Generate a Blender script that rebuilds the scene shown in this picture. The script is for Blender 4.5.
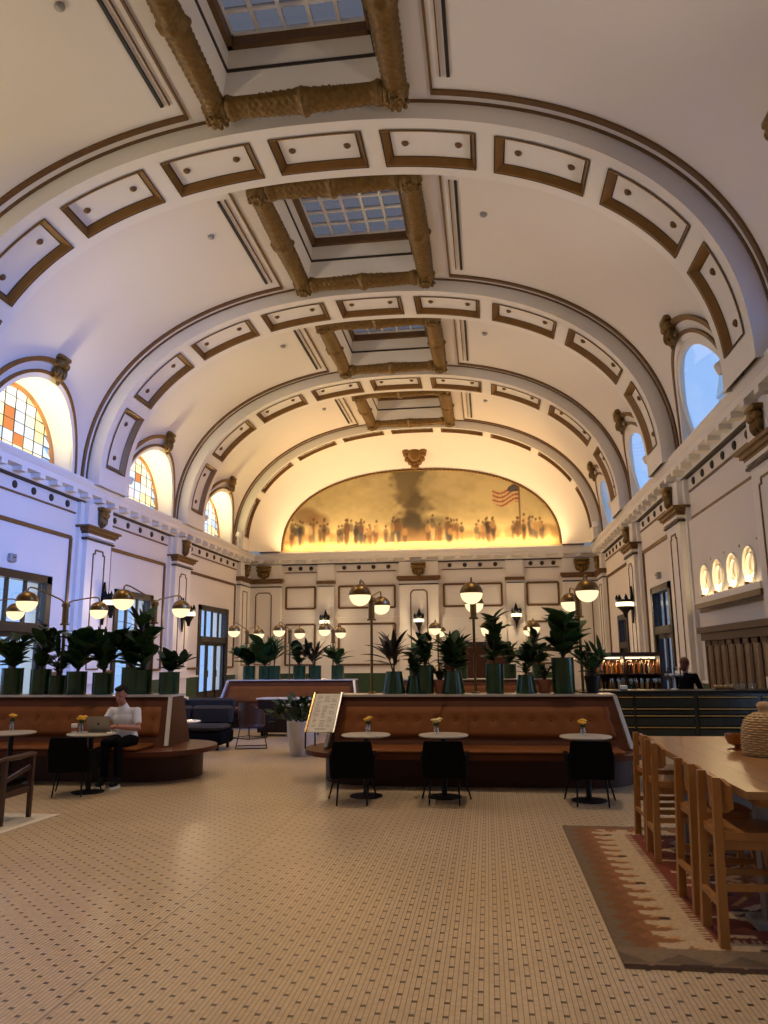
import bpy, math, random
import numpy as np
from mathutils import Matrix, Vector
random.seed(7)
PI = math.pi
scene = bpy.context.scene
for o in list(bpy.data.objects):
    bpy.data.objects.remove(o, do_unlink=True)
col = scene.collection

# ------------------------------------------------------------------ camera
EYE = 1.7
XC = -3.383                       # hall centre line
cam_d = bpy.data.cameras.new('camera')
cam_d.sensor_fit = 'VERTICAL'; cam_d.sensor_height = 32.0; cam_d.lens = 760 * 32.0 / 1024
cam_d.clip_end = 300
cam_o = bpy.data.objects.new('camera', cam_d); col.objects.link(cam_o)
RM = Matrix(((0.9910829, 0.03289012, 0.12912371), (0.13301439, -0.18700657, -0.97331173), (-0.00786536, 0.98180791, -0.18971388)))
cam_o.matrix_world = Matrix.Translation((0, 0, EYE)) @ RM.to_quaternion().to_matrix().to_4x4()
scene.camera = cam_o

# ------------------------------------------------------------------ world, exposure
scene.view_settings.view_transform = 'Standard'
scene.view_settings.look = 'None'
scene.view_settings.gamma = 1.0
scene.view_settings.use_curve_mapping = False
scene.view_settings.exposure = 0.45
world = bpy.data.worlds.new('sky'); scene.world = world
world.use_nodes = True
bg = world.node_tree.nodes['Background']
bg.inputs['Color'].default_value = (0.33, 0.55, 0.95, 1)
bg.inputs['Strength'].default_value = 0.85

# ------------------------------------------------------------------ large lights
def area(name, loc, direction, sx, sy, power, color, spread=180):
    l = bpy.data.lights.new(name, 'AREA'); l.shape = 'RECTANGLE'
    l.size = sx; l.size_y = sy; l.energy = power; l.color = color; l.spread = math.radians(spread)
    o = bpy.data.objects.new(name, l); col.objects.link(o); o.location = loc
    d = Vector(direction).normalized()
    # keep local X horizontal
    zax = -d
    up = Vector((0, 0, 1)) if abs(d.z) < .95 else Vector((0, 1, 0))
    xax = up.cross(zax).normalized(); yax = zax.cross(xax)
    o.rotation_euler = Matrix((xax, yax, zax)).transposed().to_euler()
    return o
def spot(name, loc, target, power, color, angle=90, blend=.6, size=.15):
    l = bpy.data.lights.new(name, 'SPOT'); l.energy = power; l.color = color
    l.spot_size = math.radians(angle); l.spot_blend = blend; l.shadow_soft_size = size
    o = bpy.data.objects.new(name, l); col.objects.link(o); o.location = loc
    o.rotation_euler = (Vector(target) - Vector(loc)).to_track_quat('-Z', 'Y').to_euler()
    return o
def RY(k): return {-1: 7.58, 0: 14.95, 1: 22.65, 2: 29.75, 3: 36.92}[k]      # coffered arches
def BC(b): return {-1: 3.9, 0: 11.25, 1: 18.7, 2: 26.1, 3: 33.25}[b]          # centre of bay b (bay 1 lies between arches 0 and 1)
def SB(b): a, c = RY(b - 1) + .95, RY(b) - .95; return (a + c) / 2, (c - a) / 2
WARM = (1.0, .72, .42); WARMER = (1.0, .60, .26); NEUT = (1.0, .82, .66); BLUE = (.13, .30, 1.0)
WH = 9.1                                     # half width wall to wall
XL, XR = XC - WH, XC + WH
YB, YF = 39.0, -4.0                          # back wall, wall behind the camera
ZS = 7.1
# daylight through the tall glazed doors of the right wall (nearer than the frame) and of the left wall
for yc, p in ((11.2, 160), (3.9, 120)):
    area('daylight_door_right', (XR + 1.0, yc, 2.1), (-1, 0, .08), 5.0, 5.0, p, (.6, .75, 1.0))
area('daylight_lunette_right', (XR + .45, 11.0, 8.35), (-18.4, 9.2, -4.3), 3.0, 1.5, 560, BLUE, 64)
for yc, w, p in ((18.6, 3.5, 95), (25.9, 2.7, 85), (34.0, 3.5, 85), (11.2, 3.4, 110), (3.9, 3.4, 110)):
    area('daylight_door_left', (XL - 1.0, yc, 2.1), (1, 0, 0), w + 2.6, 5.0, p, (.72, .86, 1.0))
# flood lamps standing on the cornice
for k, c, p in ((-1, NEUT, 270), (0, NEUT, 200), (1, NEUT, 190), (2, WARM, 330), (3, WARMER, 420)):
    for s in (-1, 1):
        spot('cornice_flood', (XC + s * 8.40, RY(k) + 1.2 if k < 3 else RY(k) - 1.25, 8.05), (XC - s * 3.2, RY(k) + (3.4 if k < 3 else -2.0), 12.6), p, c, 110, .8, .12)
# cove strip under the painted lunette
area('mural_cove', (XC, 38.42, 7.26), (0, .22, 1), 14.0, .12, 300, (1.0, .66, .33), 175)
# small round downlights set in the vault
for b in (-1, 0, 1, 2, 3):
    for s in (-1, 1):
        yy = BC(b) - .75
        spot('vault_downlight', (XC + s * 3.65, yy, 12.5), (XC + s * 3.0, yy, 0), 800 if b < 2 else 1400, (1.0, .76, .50), 76, .9, .12)

# ------------------------------------------------------------------ helpers
class MB:
    def __init__(self): self.v = []; self.f = []
    def add(self, vs, fs):
        n = len(self.v); self.v.extend([tuple(p) for p in vs]); self.f.extend([tuple(i + n for i in f) for f in fs]); return self
    def box(self, x0, x1, y0, y1, z0, z1):
        v = [(x, y, z) for z in (z0, z1) for y in (y0, y1) for x in (x0, x1)]
        return self.add(v, [(0, 2, 3, 1), (4, 5, 7, 6), (0, 1, 5, 4), (2, 6, 7, 3), (0, 4, 6, 2), (1, 3, 7, 5)])
    def hexa(self, p):                       # 8 points: bottom 4 (ccw), top 4
        return self.add(p, [(3, 2, 1, 0), (4, 5, 6, 7), (0, 1, 5, 4), (1, 2, 6, 5), (2, 3, 7, 6), (3, 0, 4, 7)])
    def prism(self, poly, z0, z1, axis='z'):
        n = len(poly)
        def P(a, b, c): return (a, b, c) if axis == 'z' else ((c, a, b) if axis == 'x' else (a, c, b))
        v = [P(a, b, z0) for a, b in poly] + [P(a, b, z1) for a, b in poly]
        f = [tuple(range(n))[::-1], tuple(range(n, 2 * n))] + [(i, (i + 1) % n, (i + 1) % n + n, i + n) for i in range(n)]
        return self.add(v, f)
    def grid(self, fn, nu, nv, closeu=False, closev=False):
        v = []; 
        for j in range(nv + (0 if closev else 1)):
            for i in range(nu + (0 if closeu else 1)): v.append(fn(i / nu, j / nv))
        w = nu + (0 if closeu else 1); h = nv + (0 if closev else 1)
        f = []
        for j in range(nv):
            for i in range(nu):
                f.append((j * w + i, j * w + (i + 1) % w, ((j + 1) % h) * w + (i + 1) % w, ((j + 1) % h) * w + i))
        return self.add(v, f)
    def lathe(self, prof, n=20, c=(0, 0, 0), cap=True):
        v = []; m = len(prof)
        for r, z in prof:
            for i in range(n):
                a = 2 * PI * i / n; v.append((c[0] + r * math.cos(a), c[1] + r * math.sin(a), c[2] + z))
        f = [(j * n + i, j * n + (i + 1) % n, (j + 1) * n + (i + 1) % n, (j + 1) * n + i) for j in range(m - 1) for i in range(n)]
        if cap: f.append(tuple(range(n))[::-1]); f.append(tuple((m - 1) * n + i for i in range(n)))
        return self.add(v, f)
    def tube(self, pts, r, n=8, cap=True, flat=None):
        pts = [Vector(p) for p in pts]; m = len(pts)
        rs = r if isinstance(r, (list, tuple)) else [r] * m
        up = None; rings = []
        for i, p in enumerate(pts):
            t = (pts[min(i + 1, m - 1)] - pts[max(i - 1, 0)]).normalized()
            if up is None:
                up = Vector((0, 0, 1)) if abs(t.z) < .9 else Vector((1, 0, 0))
            a = t.cross(up).normalized(); b = a.cross(t).normalized(); up = b
            rings.append([p + (a * math.cos(2 * PI * k / n) * (flat or 1) + b * math.sin(2 * PI * k / n)) * rs[i] for k in range(n)])
        v = [q for ring in rings for q in ring]
        f = [(i * n + k, i * n + (k + 1) % n, (i + 1) * n + (k + 1) % n, (i + 1) * n + k) for i in range(m - 1) for k in range(n)]
        if cap: f.append(tuple(range(n))[::-1]); f.append(tuple((m - 1) * n + k for k in range(n)))
        return self.add(v, f)
    def bar(self, p, q, w, h):               # rectangular bar between two points, w along horizontal side, h the other
        p = Vector(p); q = Vector(q); t = (q - p).normalized()
        up = Vector((0, 0, 1)) if abs(t.z) < .9 else Vector((0, 1, 0))
        a = t.cross(up).normalized() * w / 2; b = a.cross(t).normalized() * h / 2
        return self.hexa([p - a - b, p + a - b, p + a + b, p - a + b, q - a - b, q + a - b, q + a + b, q - a + b])
    def ell(self, c, r, nu=14, nv=10, rot=None):
        def fn(u, w):
            a = 2 * PI * u; b = PI * (w - .5)
            p = Vector((r[0] * math.cos(b) * math.cos(a), r[1] * math.cos(b) * math.sin(a), r[2] * math.sin(b)))
            if rot is not None: p = rot @ p
            return (c[0] + p.x, c[1] + p.y, c[2] + p.z)
        return self.grid(fn, nu, nv, closeu=True)
    def rbox(self, x0, x1, y0, y1, z0, z1, r=.02):   # box with chamfered vertical+horizontal edges
        def ring(i, z):
            return [(x0 + r + i, y0 + i, z), (x1 - r - i, y0 + i, z), (x1 - i, y0 + r + i, z), (x1 - i, y1 - r - i, z), (x1 - r - i, y1 - i, z), (x0 + r + i, y1 - i, z), (x0 + i, y1 - r - i, z), (x0 + i, y0 + r + i, z)]
        v = ring(r, z0) + ring(0, z0 + r) + ring(0, z1 - r) + ring(r, z1)
        f = [tuple(range(8))[::-1], tuple(range(24, 32))] + [(j * 8 + i, j * 8 + (i + 1) % 8, (j + 1) * 8 + (i + 1) % 8, (j + 1) * 8 + i) for j in range(3) for i in range(8)]
        return self.add(v, f)
    def mesh(self, name, mat, smooth=False, angle=None):
        me = bpy.data.meshes.new(name); me.from_pydata(self.v, [], self.f); me.update()
        if mat: me.materials.append(mat)
        if smooth:
            me.polygons.foreach_set('use_smooth', [True] * len(me.polygons))
            if angle: me.set_sharp_from_angle(angle=math.radians(angle))
        return me
    def build(self, name, mat, parent=None, smooth=False, angle=45, loc=None):
        o = bpy.data.objects.new(name, self.mesh(name, mat, smooth, angle)); col.objects.link(o)
        if parent is not None: o.parent = parent
        if loc is not None: o.location = loc
        return o
def inst(name, me, parent=None, loc=(0, 0, 0), rot=(0, 0, 0), scale=(1, 1, 1)):
    o = bpy.data.objects.new(name, me); col.objects.link(o)
    if parent is not None: o.parent = parent
    o.location = loc; o.rotation_euler = rot; o.scale = scale
    return o
def tag(o, label=None, cat=None, group=None, kind=None):
    if label: o['label'] = label
    if cat: o['category'] = cat
    if group: o['group'] = group
    if kind: o['kind'] = kind
    return o
def thing(name, label, cat, loc=(0, 0, 0), rz=0, group=None):
    o = bpy.data.objects.new(name, None); col.objects.link(o); o.empty_display_size = .1
    o.location = loc; o.rotation_euler = (0, 0, rz)
    return tag(o, label, cat, group)
KIDS = {}
def kids(o): return [c for c in bpy.data.objects if c.parent == o]
def copy_tree(o, parent=None, loc=None, rz=None, label=None):
    c = o.copy(); col.objects.link(c); c.parent = parent
    if loc is not None: c.location = loc
    if rz is not None: c.rotation_euler = (0, 0, rz)
    if label: c['label'] = label
    for ch in kids(o): copy_tree(ch, c)
    return c
def srgb(r, g, b):
    f = lambda c: (c / 255 / 12.92) if c / 255 <= .04045 else ((c / 255 + .055) / 1.055) ** 2.4
    return (f(r), f(g), f(b))

# ------------------------------------------------------------------ materials
def base(name):
    m = bpy.data.materials.new(name); m.use_nodes = True
    nt = m.node_tree; return m, nt, nt.nodes['Principled BSDF']
def M(name, c, rough=.5, metal=0, var=0.0, scale=3.0, bump=0.0, bscale=40.0, stretch=(1, 1, 1), emit=None, es=0, coat=0, spec=.5):
    m, nt, b = base(name)
    b.inputs['Base Color'].default_value = (*c, 1); b.inputs['Roughness'].default_value = rough
    b.inputs['Metallic'].default_value = metal; b.inputs['Coat Weight'].default_value = coat
    b.inputs['Specular IOR Level'].default_value = spec
    if emit: b.inputs['Emission Color'].default_value = (*emit, 1); b.inputs['Emission Strength'].default_value = es
    if var or bump:
        tc = nt.nodes.new('ShaderNodeTexCoord'); mp = nt.nodes.new('ShaderNodeMapping'); mp.inputs['Scale'].default_value = stretch
        nt.links.new(tc.outputs['Object'], mp.inputs['Vector'])
    if var:
        n = nt.nodes.new('ShaderNodeTexNoise'); n.inputs['Scale'].default_value = scale; n.inputs['Detail'].default_value = 4
        nt.links.new(mp.outputs['Vector'], n.inputs['Vector'])
        r = nt.nodes.new('ShaderNodeMixRGB'); r.inputs[1].default_value = (*[x * (1 - var) for x in c], 1); r.inputs[2].default_value = (*[min(1, x * (1 + var)) for x in c], 1)
        nt.links.new(n.outputs['Fac'], r.inputs[0]); nt.links.new(r.outputs[0], b.inputs['Base Color'])
    if bump:
        n2 = nt.nodes.new('ShaderNodeTexNoise'); n2.inputs['Scale'].default_value = bscale; n2.inputs['Detail'].default_value = 3
        nt.links.new(mp.outputs['Vector'], n2.inputs['Vector'])
        bp = nt.nodes.new('ShaderNodeBump'); bp.inputs['Strength'].default_value = bump; bp.inputs['Distance'].default_value = .02
        nt.links.new(n2.outputs['Fac'], bp.inputs['Height']); nt.links.new(bp.outputs['Normal'], b.inputs['Normal'])
    return m
def EM(name, c, s):
    m = bpy.data.materials.new(name); m.use_nodes = True; nt = m.node_tree
    nt.nodes.remove(nt.nodes['Principled BSDF']); e = nt.nodes.new('ShaderNodeEmission')
    e.inputs['Color'].default_value = (*c, 1); e.inputs['Strength'].default_value = s
    nt.links.new(e.outputs[0], nt.nodes['Material Output'].inputs['Surface']); return m
def GLASS(name, tint=(.95, .97, 1), gloss=.08, rough=.02):
    m = bpy.data.materials.new(name); m.use_nodes = True; nt = m.node_tree
    nt.nodes.remove(nt.nodes['Principled BSDF'])
    t = nt.nodes.new('ShaderNodeBsdfTransparent'); t.inputs['Color'].default_value = (*tint, 1)
    g = nt.nodes.new('ShaderNodeBsdfGlossy'); g.inputs['Roughness'].default_value = rough
    x = nt.nodes.new('ShaderNodeMixShader'); x.inputs[0].default_value = gloss
    nt.links.new(t.outputs[0], x.inputs[1]); nt.links.new(g.outputs[0], x.inputs[2])
    nt.links.new(x.outputs[0], nt.nodes['Material Output'].inputs['Surface']); return m
def VCOL(name, rough=.8, bump=0.0, bscale=200):
    m, nt, b = base(name); a = nt.nodes.new('ShaderNodeVertexColor'); a.layer_name = 'Col'
    nt.links.new(a.outputs['Color'], b.inputs['Base Color']); b.inputs['Roughness'].default_value = rough
    if bump:
        n2 = nt.nodes.new('ShaderNodeTexNoise'); n2.inputs['Scale'].default_value = bscale
        tc = nt.nodes.new('ShaderNodeTexCoord'); nt.links.new(tc.outputs['Object'], n2.inputs['Vector'])
        bp = nt.nodes.new('ShaderNodeBump'); bp.inputs['Strength'].default_value = bump; bp.inputs['Distance'].default_value = .01
        nt.links.new(n2.outputs['Fac'], bp.inputs['Height']); nt.links.new(bp.outputs['Normal'], b.inputs['Normal'])
    return m
plaster = M('plaster', (.74, .69, .62), .75, var=.03, scale=.6)
plaster2 = M('plaster_trim', (.78, .74, .67), .6, var=.03, scale=1.5)
bronze = M('bronze_trim', (.135, .066, .018), .45, .15, var=.35, scale=6)
gilt = M('gilt_coffer', (.21, .105, .024), .42, .3, var=.25, scale=5)
gold = M('gilded_ornament', (.165, .092, .020), .40, .4, var=.55, scale=9, bump=.6, bscale=30)
line_dark = M('dark_line', (.03, .018, .01), .6)
slot_m = M('slot_black', (.006, .006, .007), .6)
woodD = M('mahogany', (.050, .013, .005), .5, var=.35, scale=4, stretch=(1, 1, 8), spec=.3)
woodB = M('banquette_wood', (.085, .021, .006), .48, var=.30, scale=5, stretch=(.4, 4, 6), spec=.25)
frameD = M('door_wood', (.014, .006, .004), .5, var=.3, scale=5)
leather = M('tan_leather', (.175, .050, .007), .55, var=.18, scale=7, bump=.15, bscale=160, spec=.22)
stone = M('pale_stone', (.62, .56, .48), .25, var=.12, scale=8)
black = M('black_fabric', (.0035, .0035, .004), .9, var=.3, scale=30, spec=.1)
blackm = M('black_metal', (.006, .006, .007), .45, .3, spec=.3)
brass = M('aged_brass', (.20, .115, .035), .36, .8, var=.2, scale=12)
brassB = M('bright_brass', (.62, .42, .16), .25, .95)
chrome = M('brushed_steel', (.72, .74, .76), .28, 1.0)
opal = EM('opal_glass_lit', (1.0, .74, .40), 1.15)
opal2 = EM('sconce_glass_lit', (1.0, .82, .52), 1.6)
greenG = M('green_glaze', (.013, .050, .016), .25, var=.35, scale=6, coat=.12)
greenP = M('green_paint', (.008, .011, .005), .25, var=.1, scale=2, coat=.2)
greenW = M('wainscot_green', (.020, .055, .018), .5, var=.15, scale=2)
leafA = M('leaf_green', (.026, .070, .018), .5, var=.4, scale=5, spec=.2)
leafB = M('leaf_deep_green', (.015, .044, .014), .5, var=.4, scale=6, spec=.2)
leafC = M('leaf_purple_green', (.030, .026, .018), .5, var=.4, scale=6, spec=.2)
soil = M('soil', (.02, .012, .008), .9)
stemm = M('stem_brown', (.06, .04, .02), .8)
oak = M('oak_wood', (.36, .155, .036), .4, var=.25, scale=6, stretch=(1, 1, .15), coat=.15)
oakT = M('oak_top', (.36, .185, .068), .32, var=.22, scale=5, stretch=(6, .5, 6), coat=.3)
walnut = M('walnut_frame', (.050, .017, .008), .42, var=.3, scale=8)
wicker = M('wicker', (.50, .33, .16), .7, var=.35, scale=30)
amber = M('amber_glass', (.30, .085, .012), .12, 0, coat=.5)
planterW = M('white_planter', (.70, .64, .55), .5, var=.05)
terrac = M('terracotta', (.30, .10, .045), .7, var=.2)
glassC = GLASS('clear_glass')
glassV = GLASS('vase_glass', (.9, .95, .95), .2)
skyG = GLASS('skylight_glass', (.52, .42, .37), .05, .3)
reedG = M('reeded_glass', (.16, .10, .05), .25, var=.5, scale=8, stretch=(1, 1, .2), coat=.3)
muntin = M('white_muntin', (.74, .72, .68), .5)
paper = M('paper', (.80, .74, .64), .7)
ink = M('ink', (.08, .06, .05), .7)
ink2 = M('faded_ink', (.42, .36, .29), .7)
petalY = M('yellow_petal', (.75, .42, .03), .5, var=.2, scale=60)
petalW = M('cream_petal', (.80, .62, .25), .5, var=.2, scale=60)
skin = M('skin', (.45, .20, .13), .5, var=.08, scale=15)
shirtW = M('white_cotton', (.90, .91, .95), .8, var=.04, scale=10)
trouser = M('dark_cloth', (.005, .005, .007), .9, spec=.1)
hairD = M('dark_hair', (.005, .004, .0035), .7, spec=.2)
hairR = M('auburn_hair', (.10, .022, .012), .5)
silver = M('laptop_silver', (.28, .25, .23), .4, .7)
whitep = M('white_plastic', (.8, .8, .78), .4)
paleRug = M('pale_rug', (.62, .55, .46), .95, var=.1, scale=30, bump=.3, bscale=200)
greyM = M('grey_metal', (.30, .29, .28), .5, .4)
cushion = M('grey_cushion', (.022, .016, .012), .9, var=.2, scale=8)

# floor material: one inch mosaic, strips running down the hall, dark tesserae on a staggered lattice
def floor_material():
    m, nt, b = base('mosaic_floor'); N = nt.nodes.new; L = nt.links.new
    def math_(op, a, bb=None, c=None):
        n = N('ShaderNodeMath'); n.operation = op
        for i, x in enumerate((a, bb, c)):
            if x is None: continue
            if isinstance(x, (int, float)): n.inputs[i].default_value = x
            else: L(x, n.inputs[i])
        return n.outputs[0]
    tc = N('ShaderNodeTexCoord'); sp = N('ShaderNodeSeparateXYZ'); L(tc.outputs['Object'], sp.inputs[0])
    tx = math_('MULTIPLY', sp.outputs[0], 1 / .02767); ty = math_('MULTIPLY', sp.outputs[1], 1 / .02545)
    tx = math_('ADD', tx, 400 * 3 + .9); ty = math_('ADD', ty, 6 * 100 - .2)
    ix = math_('FLOOR', tx); iy = math_('FLOOR', ty); fx = math_('FRACT', tx); fy = math_('FRACT', ty)
    c3 = math_('MODULO', ix, 3); colm = math_('LESS_THAN', c3, .5)
    par = math_('MODULO', math_('FLOOR', math_('DIVIDE', ix, 3)), 2)
    r6 = math_('MODULO', math_('ADD', iy, math_('MULTIPLY', par, 3)), 6); rowm = math_('LESS_THAN', r6, .5)
    dot = math_('MULTIPLY', colm, rowm)
    gx = math_('LESS_THAN', fx, .16); gy = math_('MULTIPLY', math_('LESS_THAN', fy, .08), .22)
    gr = math_('MAXIMUM', gx, gy)
    seam = math_('LESS_THAN', math_('ABSOLUTE', math_('ADD', sp.outputs[0], 2.2)), .006)
    cmb = N('ShaderNodeCombineXYZ'); L(ix, cmb.inputs[0]); L(iy, cmb.inputs[1])
    wn = N('ShaderNodeTexWhiteNoise'); wn.noise_dimensions = '2D'; L(cmb.outputs[0], wn.inputs['Vector'])
    no = N('ShaderNodeTexNoise'); no.inputs['Scale'].default_value = .9; no.inputs['Detail'].default_value = 5; L(tc.outputs['Object'], no.inputs['Vector'])
    mixv = math_('ADD', math_('MULTIPLY', wn.outputs['Value'], .35), math_('MULTIPLY', no.outputs['Fac'], .75))
    r1 = N('ShaderNodeMixRGB'); L(mixv, r1.inputs[0]); r1.inputs[1].default_value = (.41, .295, .185, 1); r1.inputs[2].default_value = (.62, .475, .32, 1)
    r2 = N('ShaderNodeMixRGB'); L(math_('MULTIPLY', gr, .62), r2.inputs[0]); L(r1.outputs[0], r2.inputs[1]); r2.inputs[2].default_value = (.17, .10, .055, 1)
    r3 = N('ShaderNodeMixRGB'); L(math_('MULTIPLY', dot, .93), r3.inputs[0]); L(r2.outputs[0], r3.inputs[1]); r3.inputs[2].default_value = (.035, .018, .011, 1)
    r4 = N('ShaderNodeMixRGB'); L(math_('MULTIPLY', seam, .6), r4.inputs[0]); L(r3.outputs[0], r4.inputs[1]); r4.inputs[2].default_value = (.12, .07, .04, 1)
    L(r4.outputs[0], b.inputs['Base Color']); b.inputs['Roughness'].default_value = .38
    L(math_('ADD', .30, math_('MULTIPLY', gr, .3)), b.inputs['Roughness'])
    return m
floor_m = floor_material()

# ------------------------------------------------------------------ room shell
NEXP = 2.3; VA, VB_ = 8.87, 6.2; RA, RB_ = 8.45, 5.8
def sup(t, a, b, z0=ZS):
    c, s = math.cos(t), math.sin(t)
    return math.copysign(abs(c) ** (2 / NEXP), c) * a, z0 + abs(s) ** (2 / NEXP) * b
def t_at_x(x, a=VA): return math.acos((abs(x) / a) ** (NEXP / 2))          # angle from the right springing
def t_at_z(z, b=VB_): return math.asin(min(1, max(0, (z - ZS) / b)) ** (NEXP / 2))
def vx(z): return sup(t_at_z(z), VA, VB_)[0]
WR, WZ = 2.05, 7.3          # lunette window radius and centre height
SKX, SKY = 1.65, 2.05       # skylight opening half sizes
def flo(): return tag(MB().box(XL - 1.6, XR + 1.6, YF - .3, YB + .3, -.2, 0).build('floor', floor_m), 'beige mosaic tile floor with rows of small dark tiles', 'floor', kind='structure')
flo()
def S3(s, h, y, z): return (XC + s * h, y, z)
ce = MB()
def vgrid(y0, y1, t0, t1, ny, nt, s=1):
    def fn(u, w):
        y = y0 + (y1 - y0) * u
        a = t0(y) if callable(t0) else t0
        t = a + (t1 - a) * w; x, z = sup(t, VA, VB_); return (XC + s * x, y, z)
    ce.grid(fn, ny, nt)
for b in (0, 1, 2, 3):
    y0, y1, yc = RY(b - 1) + .9, RY(b) - .9, BC(b); ts = t_at_x(SKX)
    for s in (1, -1):
        vgrid(y0, yc - WR, 0, ts, 2, 36, s); vgrid(yc + WR, y1, 0, ts, 2, 36, s)
        vgrid(yc - WR, yc + WR, lambda y: t_at_z(WZ + math.sqrt(max(0, WR * WR - (y - yc) ** 2))), ts, 28, 32, s)
    cs_, hs_ = SB(b)
    for a, c in ((y0, cs_ - hs_ + .78), (cs_ + hs_ - .78, y1)): vgrid(a, c, ts, PI - ts, 2, 10)
vgrid(YF - .1, RY(-1) - .9, 0, PI, 4, 60)
for k in (-1, 0, 1, 2, 3): vgrid(RY(k) - .92, RY(k) + .92, 0, PI, 1, 60)
ceiling = tag(ce.build('ceiling', plaster, smooth=True, angle=60), 'cream plaster barrel vault crossed by coffered arches', 'ceiling', kind='structure')

# transverse ribs, modelled once about y = 0 and repeated
SOF = []   # arc length table of the soffit
_p = None; _s = 0
for i in range(2001):
    t = PI * i / 2000; q = sup(t, RA, RB_)
    if _p: _s += math.hypot(q[0] - _p[0], q[1] - _p[1])
    SOF.append(_s); _p = q
TOT = SOF[-1]
def t_of_s(s): return PI * float(np.interp(s, SOF, np.arange(2001))) / 2000
HW, PW = .95, .60
rb = MB()
def ring(fa, fb, n=72, t0=0, t1=PI):
    def fn(u, w):
        t = t0 + (t1 - t0) * u; a = fa(t); b = fb(t); return tuple(a[i] + (b[i] - a[i]) * w for i in range(3))
    rb.grid(fn, n, 1)
def rp(t, y, off=0): x, z = sup(t, RA + off, RB_ + off); return (XC + x, y, z)
for y in (-HW, HW): ring(lambda t: rp(t, y), lambda t: rp(t, y, .42))
ring(lambda t: rp(t, -HW), lambda t: rp(t, -PW)); ring(lambda t: rp(t, PW), lambda t: rp(t, HW))
PITCH, PL = 2.48, 2.08
segs = [(TOT / 2 + (i - 4) * PITCH - PL / 2, TOT / 2 + (i - 4) * PITCH + PL / 2) for i in range(9)]
prev = 0
for a, c in segs + [(TOT, TOT)]:
    ring(lambda t: rp(t, -PW), lambda t: rp(t, PW), 6, t_of_s(prev), t_of_s(a)); prev = c
rib_me = rb.mesh('rib', plaster2, True, 40)
cof_me, fld_me, ros_me, cln_me = [], [], [], []
IN, DEP = .15, .13
for a, c in segs:
    t0, t1 = t_of_s(a), t_of_s(c); u0, u1 = t_of_s(a + IN), t_of_s(c - IN); n = 10
    m = MB()
    def fr(P, Q):
        m.grid(lambda u, w: tuple(P(u)[i] + (Q(u)[i] - P(u)[i]) * w for i in range(3)), n, 1)
    T = lambda u: t0 + (t1 - t0) * u; U = lambda u: u0 + (u1 - u0) * u
    for sy in (-1, 1):
        fr(lambda u: rp(T(u), sy * (PW + .03), -.02), lambda u: rp(T(u), sy * (PW - .04), -.02))
        fr(lambda u: rp(T(u), sy * (PW - .04), -.02), lambda u: rp(U(u), sy * (PW - IN), DEP))
    for ta, ua in ((t0, u0), (t1, u1)):
        fr(lambda u: rp(ta, (2 * u - 1) * (PW + .03), -.02), lambda u: rp(ta + (ua - ta) * .25, (2 * u - 1) * (PW - .04), -.02))
        fr(lambda u: rp(ta + (ua - ta) * .25, (2 * u - 1) * (PW - .04), -.02), lambda u: rp(ua, (2 * u - 1) * (PW - IN), DEP))
    ln = MB()
    def strip_(P, Q): ln.grid(lambda u, w: tuple(P(u)[i] + (Q(u)[i] - P(u)[i]) * w for i in range(3)), n, 1)
    for A_, y_, o_ in ((T, PW + .035, -.024), (U, PW - IN + .012, DEP - .012)):
        for sy in (-1, 1): strip_(lambda u: rp(A_(u), sy * y_, o_), lambda u: rp(A_(u), sy * (y_ - .028), o_))
        for ta in (0, 1): strip_(lambda u: rp(A_(ta), (2 * u - 1) * y_, o_), lambda u: rp(A_(ta) + (.0035 if ta == 0 else -.0035), (2 * u - 1) * y_, o_))
    cln_me.append(ln.mesh('coffer_line', line_dark))
    cof_me.append(m.mesh('coffer_molding', gilt, True, 30))
    m = MB(); m.grid(lambda u, w: rp(U(u), (2 * w - 1) * (PW - IN), DEP - .005), n, 1); fld_me.append(m.mesh('coffer_panel', plaster2, True, 40))
    for q in (.17, .83):
        t = U(q); p = rp(t, 0, DEP); x, z = sup(t, RA, RB_); x2, z2 = sup(t + .01, RA, RB_)
        nrm = math.atan2(x2 - x, -(z2 - z))
        ros_me.append((p, nrm))
rm = MB(); rm.lathe([(.085, 0), (.085, -.02), (.06, -.05), (.03, -.07), (.012, -.075)], 10); rosette_me = rm.mesh('rosette', bronze, True, 40)
for k in (-1, 0, 1, 2, 3):
    r = inst('rib', rib_me, ceiling, (0, RY(k) if k < 3 else RY(3) - HW + HW * .5, 0), (0, 0, 0), (1, 1 if k < 3 else .5, 1))
    for i in range(9):
        inst('coffer_molding', cof_me[i], r); inst('coffer_panel', fld_me[i], r); inst('coffer_line', cln_me[i], r)
    for p, nrm in ros_me:
        # rosette axis points along the inward normal
        x, z = p[0] - XC, p[2] - ZS
        inst('rosette', rosette_me, r, p, (0, math.atan2(x * RB_ ** 2 / RA ** 2, z), 0))

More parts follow.
